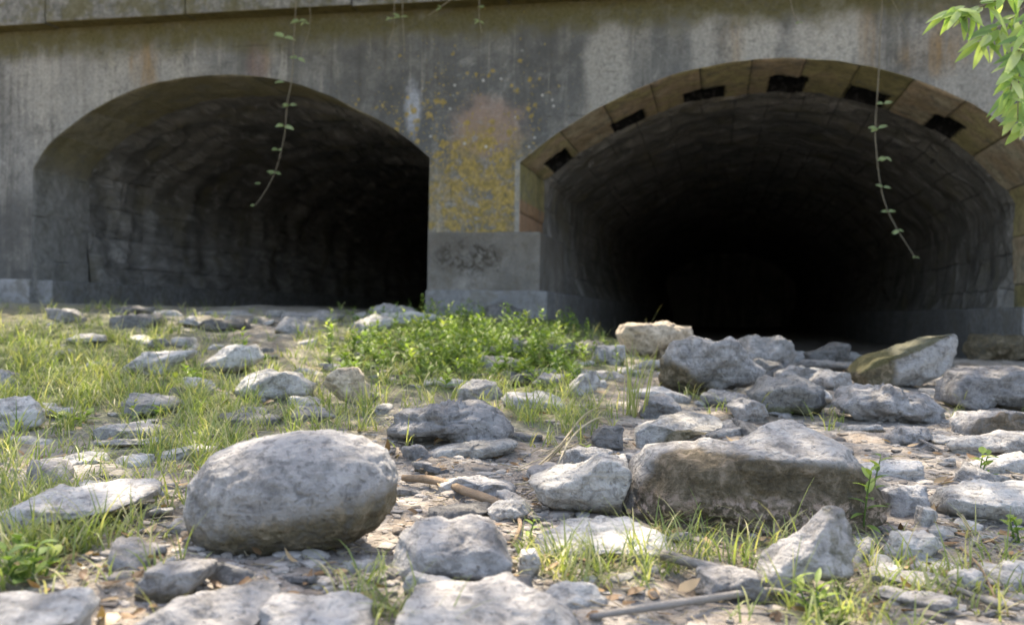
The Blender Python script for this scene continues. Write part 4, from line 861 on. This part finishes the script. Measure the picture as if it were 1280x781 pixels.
stick([(1145, 468, .02), (1155, 455, .04), (1168, 440, .07)], [.004, .002], WOODG, 'twig', 'pale stalk leaning on the tilted slab', 'twig')
for k, (pts, lab) in enumerate([
    ([(665, 592, 0), (700, 570, .02), (730, 535, .03), (752, 520, .02), (775, 518, 0)], 'longest arching straw left of the wedge slab'),
    ([(690, 600, 0), (715, 565, .03), (745, 540, .03), (760, 528, 0)], 'dry straw stem inside the arching longest one'),
    ([(655, 605, 0), (690, 580, .01), (712, 560, .02)], 'short dry straw stem lying toward the pale lump'),
    ([(640, 610, 0), (680, 606, .006), (720, 590, .0)], 'flat lying straw stem above the pale lump'),
    ([(950, 655, .0), (1000, 662, .01), (1050, 655, .0)], 'pale straw stem in front of the big block'),
    ([(1180, 625, 0), (1200, 650, .01), (1222, 690, .0)], 'orange straw stem over the gravel at right')]):
    stick(pts, [.002, .0028, .0016], DRY, 'straw', lab, 'straw')['group'] = 'dry straw stems'
def roots():
    a = Acc()
    for k in range(900):
        px, py = rs.uniform(0, 1280), 430 + 350 * rs.uniform() ** .8; p = hit(px, py); an = rs.uniform(0, 6.28); L_ = rs.uniform(.01, .05) * (.6 + .25 * p.y); P = []
        for t in (-.5, 0, .5):
            x, y = p.x + math.cos(an) * L_ * t, p.y + math.sin(an) * L_ * t + .1 * L_ * (t == 0); P.append((x, y, gz(x, y) + .003 + rs.uniform(0, .006)))
        V, Fq, uv = tube([np.array(q) for q in P], [.0011 * (.6 + .25 * p.y), .0007 * (.6 + .25 * p.y)], 4, 2); a.add(V, Fq, rs.uniform(), uv)
    for k in range(26):
        x, y = rs.uniform(640, 760), rs.uniform(560, 640); an = rs.normal() * .25 + .5; P = []
        for t in (0, .5, 1):
            p = hit(x + math.cos(an) * 70 * t, y - math.sin(an) * 40 * t); P.append((p.x, p.y, gz(p.x, p.y) + .004 + .01 * (t == .5)))
        V, Fq, uv = tube([np.array(q) for q in P], [.0016, .0009], 4, 3); a.add(V, Fq, rs.uniform(), uv)
    tag(a.build('dry_stems', DRY), 'fine dry stems and twiglets littering the stones and bare earth', 'dry stems', kind='stuff')
roots()

# ------------------------------------------------------------------ vines hanging from the coping
def vine(pts, nodes, label, r=.0042, v=-.2, ll=.05):
    e = empty('hanging_vine', (0, 0, 0), label, 'vine', 'bare vines hanging over the wall')
    P = []
    for (x, y) in pts:
        u_, z_ = wall(x, y, v); P.append(np.array(b2w(u_, v, z_)))
    t0 = P[0].copy(); u_, _ = wall(pts[0][0], 0, v)
    P = [np.array(b2w(u_ + .01, -.02, ZC + .285)), np.array(b2w(u_, v + .005, ZC + .27))] + [p for p in P if p[2] < ZC + .2]
    base = P[0].copy(); e.location = base; P = [p - base for p in P]
    V, Fq, uv = tube(P, [r * .8, r, r * .8, r * .6], 6, 8); V += .004 * np.stack([perlin(V * 9 + 3), perlin(V * 9 + 30), V[:, 0] * 0], 1); V += .0012 * perlin(V * 60)[:, None]
    a = Acc(); a.add(V, Fq, .5, uv); a.build('stem', VINE, e)
    if nodes:
        b = Acc()
        for (x, y, L_, g_) in nodes:
            u_, z_ = wall(x, y, v); c = np.array(b2w(u_, v, z_)) - base
            for s_ in (-1, 1, -.4):
                if (abs(s_) == 1 or rs.uniform() < .5) and g_ > .5 or rs.uniform() < .75:
                    V, Fq = leaf(c, (s_ * rs.uniform(.6, 1), rs.uniform(-.5, .1), rs.uniform(-.3, .35)), L_ * rs.uniform(1.0, 1.6), L_ * .75, (0, -.7, .7), curl=.3, k=4); b.add(V, Fq, min(1, g_ + rs.uniform(-.2, .2)))
        b.build('foliage', VLEAF, e)
    return e
vine([(372, -20), (368, 40), (365, 95), (359, 130), (356, 165), (349, 200), (336, 232), (318, 258)], [(374, 27, .05, .6), (355, 47, .06, .9), (372, 73, .05, .8), (356, 103, .05, .5), (362, 132, .05, .8), (355, 158, .06, .9), (347, 188, .035, .4), (344, 216, .04, .2), (326, 230, .03, .3), (318, 257, .025, .4)], 'long leafy vine hanging before the narrower arch')
vine([(1104, -20), (1100, 50), (1097, 110), (1094, 165), (1098, 215), (1105, 250), (1115, 275), (1130, 300), (1145, 323)], [(1105, 130, .045, .9), (1097, 161, .045, .8), (1107, 197, .04, .7), (1104, 234, .035, .6), (1110, 265, .04, .6), (1123, 288, .035, .5), (1145, 321, .02, .4)], 'longest thin vine hanging before the wider arch')
vine([(503, -15), (504, 30), (506, 75)], [(500, 22, .04, .4)], 'short straight vine stem over the wall right of the leafy vine', .004)
vine([(571, -10), (552, 8), (535, 20)], [(552, 10, .03, .4)], 'short vine tip bending left under the coping, above the pier', .005)
vine([(600, -15), (599, 20), (602, 42)], [(599, 27, .03, .5), (606, 9, .03, .4)], 'short vine with a fork above the pier', .005)
vine([(988, -15), (990, 10), (998, 31)], [(999, 28, .02, .5)], 'short curling vine tip above the crown of the wider arch', .005)
vine([(1112, -15), (1125, 20), (1140, 50)], [], 'faint thin vine crossing right of the longest one', .0025)
vine([(385, -15), (388, 30), (376, 70)], [(380, 28, .03, .5)], 'faint thin vine beside the leafy vine', .003)
vine([(493, 25), (488, 50), (484, 60)], [(487, 24, .025, .7)], 'shortest vine tip left of the straight vine stem', .003)

# ------------------------------------------------------------------ trees beside the bed: all out of frame, crowns placed to block and dapple the sun
SUN_SPOTS = [(820, 415, .17, 4.6), (432, 465, .10, None), (740, 580, .07, None), (500, 440, .09, None), (860, 556, .09, None), (1010, 540, .10, None), (700, 420, .10, 5.0), (380, 440, .10, None),
         (80, 590, .10, None), (1230, 560, .08, None), (190, 430, .14, None), (1250, 590, .07, None), (40, 430, .16, None), (640, 420, .12, 4.8)]
sd_ = np.array(sdir); SUN_GAPS = []
for (x, y, r, Yn) in SUN_SPOTS:
    p = hit(x, y) if Yn is None else Vector((0, 0, CAMZ)) + ray(x, y) * Yn
    SUN_GAPS.append((np.array(p), r))
def bough(acc, a, b, r0, r1, bow=.3):
    a, b = np.array(a, float), np.array(b, float); mid = (a + b) / 2 + np.array((0, 0, bow)); V, Fq, uv = tube([a, mid, b], [r0, (r0 + r1) / 2, r1], 9, 6); V += .03 * r0 / .1 * perlin(V * 6)[:, None] * .5; acc.add(V, Fq, .5, uv)
def tree(base, crown_c, crown_r, nclump, label, seed, low=None, limbs=7):
    rs = np.random.RandomState(seed); e = empty('shade_tree', base, label, 'tree'); B = np.array(base)
    tr = Acc(); c = np.array(crown_c) - B; fork = np.array((c[0] * .15, c[1] * .15, c[2] * .6))
    V, Fq, uv = tube([(0, 0, -.2), (.05, .03, fork[2] * .5), fork], [.24, .17, .14], 14, 8); V += .03 * perlin(V * 5)[:, None]; tr.add(V, Fq, .5, uv)
    lf = Acc(); ends = []
    for k in range(limbs):
        q = rs.normal(size=3); q /= np.linalg.norm(q); q = c + q * np.array(crown_r) * .8; bough(tr, fork, q, .09, .02); ends.append(q)
    tr.build('trunk', BARK, e)
    cl = []
    while len(cl) < nclump:
        q = rs.uniform(-1, 1, 3)
        if np.linalg.norm(q) < 1: cl.append(c + q * np.array(crown_r))
    for q in cl:
        for _ in range(34):
            p = q + rs.normal(size=3) * .19; wp = p + B; ok = True
            for g_, r_ in SUN_GAPS:  # leaves on the sun line to a chosen spot are dropped, shaping sun patches
                dlt = wp - g_; perp = dlt - sd_ * (dlt @ sd_)
                if perp @ perp < r_ * r_: ok = False; break
            pr = proj(wp)
            if wp[1] > .2 and -60 < pr[0] < 1340 and pr[1] > -40: ok = False
            if not ok: continue
            d = rs.normal(size=3); V, Fq = leaf(p, d, rs.uniform(.09, .15), .055, rs.normal(size=3), k=2); lf.add(V, Fq, rs.uniform())
    lf.build('crown', CROWN, e); return e
tree((4.6, 4.0, gz(4.6, 4.0)), (2.6, 6.6, 5.0), (3.6, 4.2, 1.3), 640, 'unseen broadleaf tree on the right bank, crown set over the bridge to block sun', 3)
tree((-4.9, 4.2, gz(-4.9, 4.2)), (-2.6, 5.8, 4.9), (3.4, 4.2, 1.2), 600, 'unseen broadleaf tree on the left bank, crown set to shade the stream bed', 4)
# leafy branch drooping into the upper right corner
br_ = empty('leafy_branch', (0, 0, 0), 'drooping branch with narrow bright green leaves in the upper right corner', 'branch')
BY = 3.3
def bp(x, y, dy=0): return np.array(Vector((0, 0, CAMZ)) + ray(x, y) * (BY + dy))
base = bp(1420, -160, .2); br_.location = base; st = Acc(); lf = Acc()
twigs = [[(1420, -160), (1330, -40), (1275, 60), (1262, 120)], [(1330, -40), (1270, -10), (1215, 12), (1190, 12)], [(1330, -40), (1290, 40), (1275, 85), (1272, 150)], [(1310, -20), (1262, 25), (1225, 50)], [(1400, -100), (1330, 60), (1290, 110), (1285, 160)]]
for k, tw in enumerate(twigs):
    P = [bp(x, y, (k - 2) * .06) - base for x, y in tw]; V, Fq, uv = tube(P, [.006 if k == 0 else .004, .0018], 5, 6); st.add(V, Fq, .5, uv)
    Q = catmull(P, 6)[5 if k else 8:]
    for i, q in enumerate(Q[::1]):
        for s_ in (-1, 1, 0) if i % 3 == 0 else (-1, 1):
            d = (s_ * rs.uniform(.3, .9) - .4, rs.uniform(-.6, .3), -rs.uniform(.05, 1.1)); V, Fq = leaf(q + rs.normal(size=3) * .006, d, rs.uniform(.06, .12), rs.uniform(.018, .032), (0, -.8, .6), curl=rs.uniform(.0, .35), k=6); lf.add(V, Fq, rs.uniform(.2, 1))
st.build('stem', VINE, br_); lf.build('foliage', WILLOW, br_)
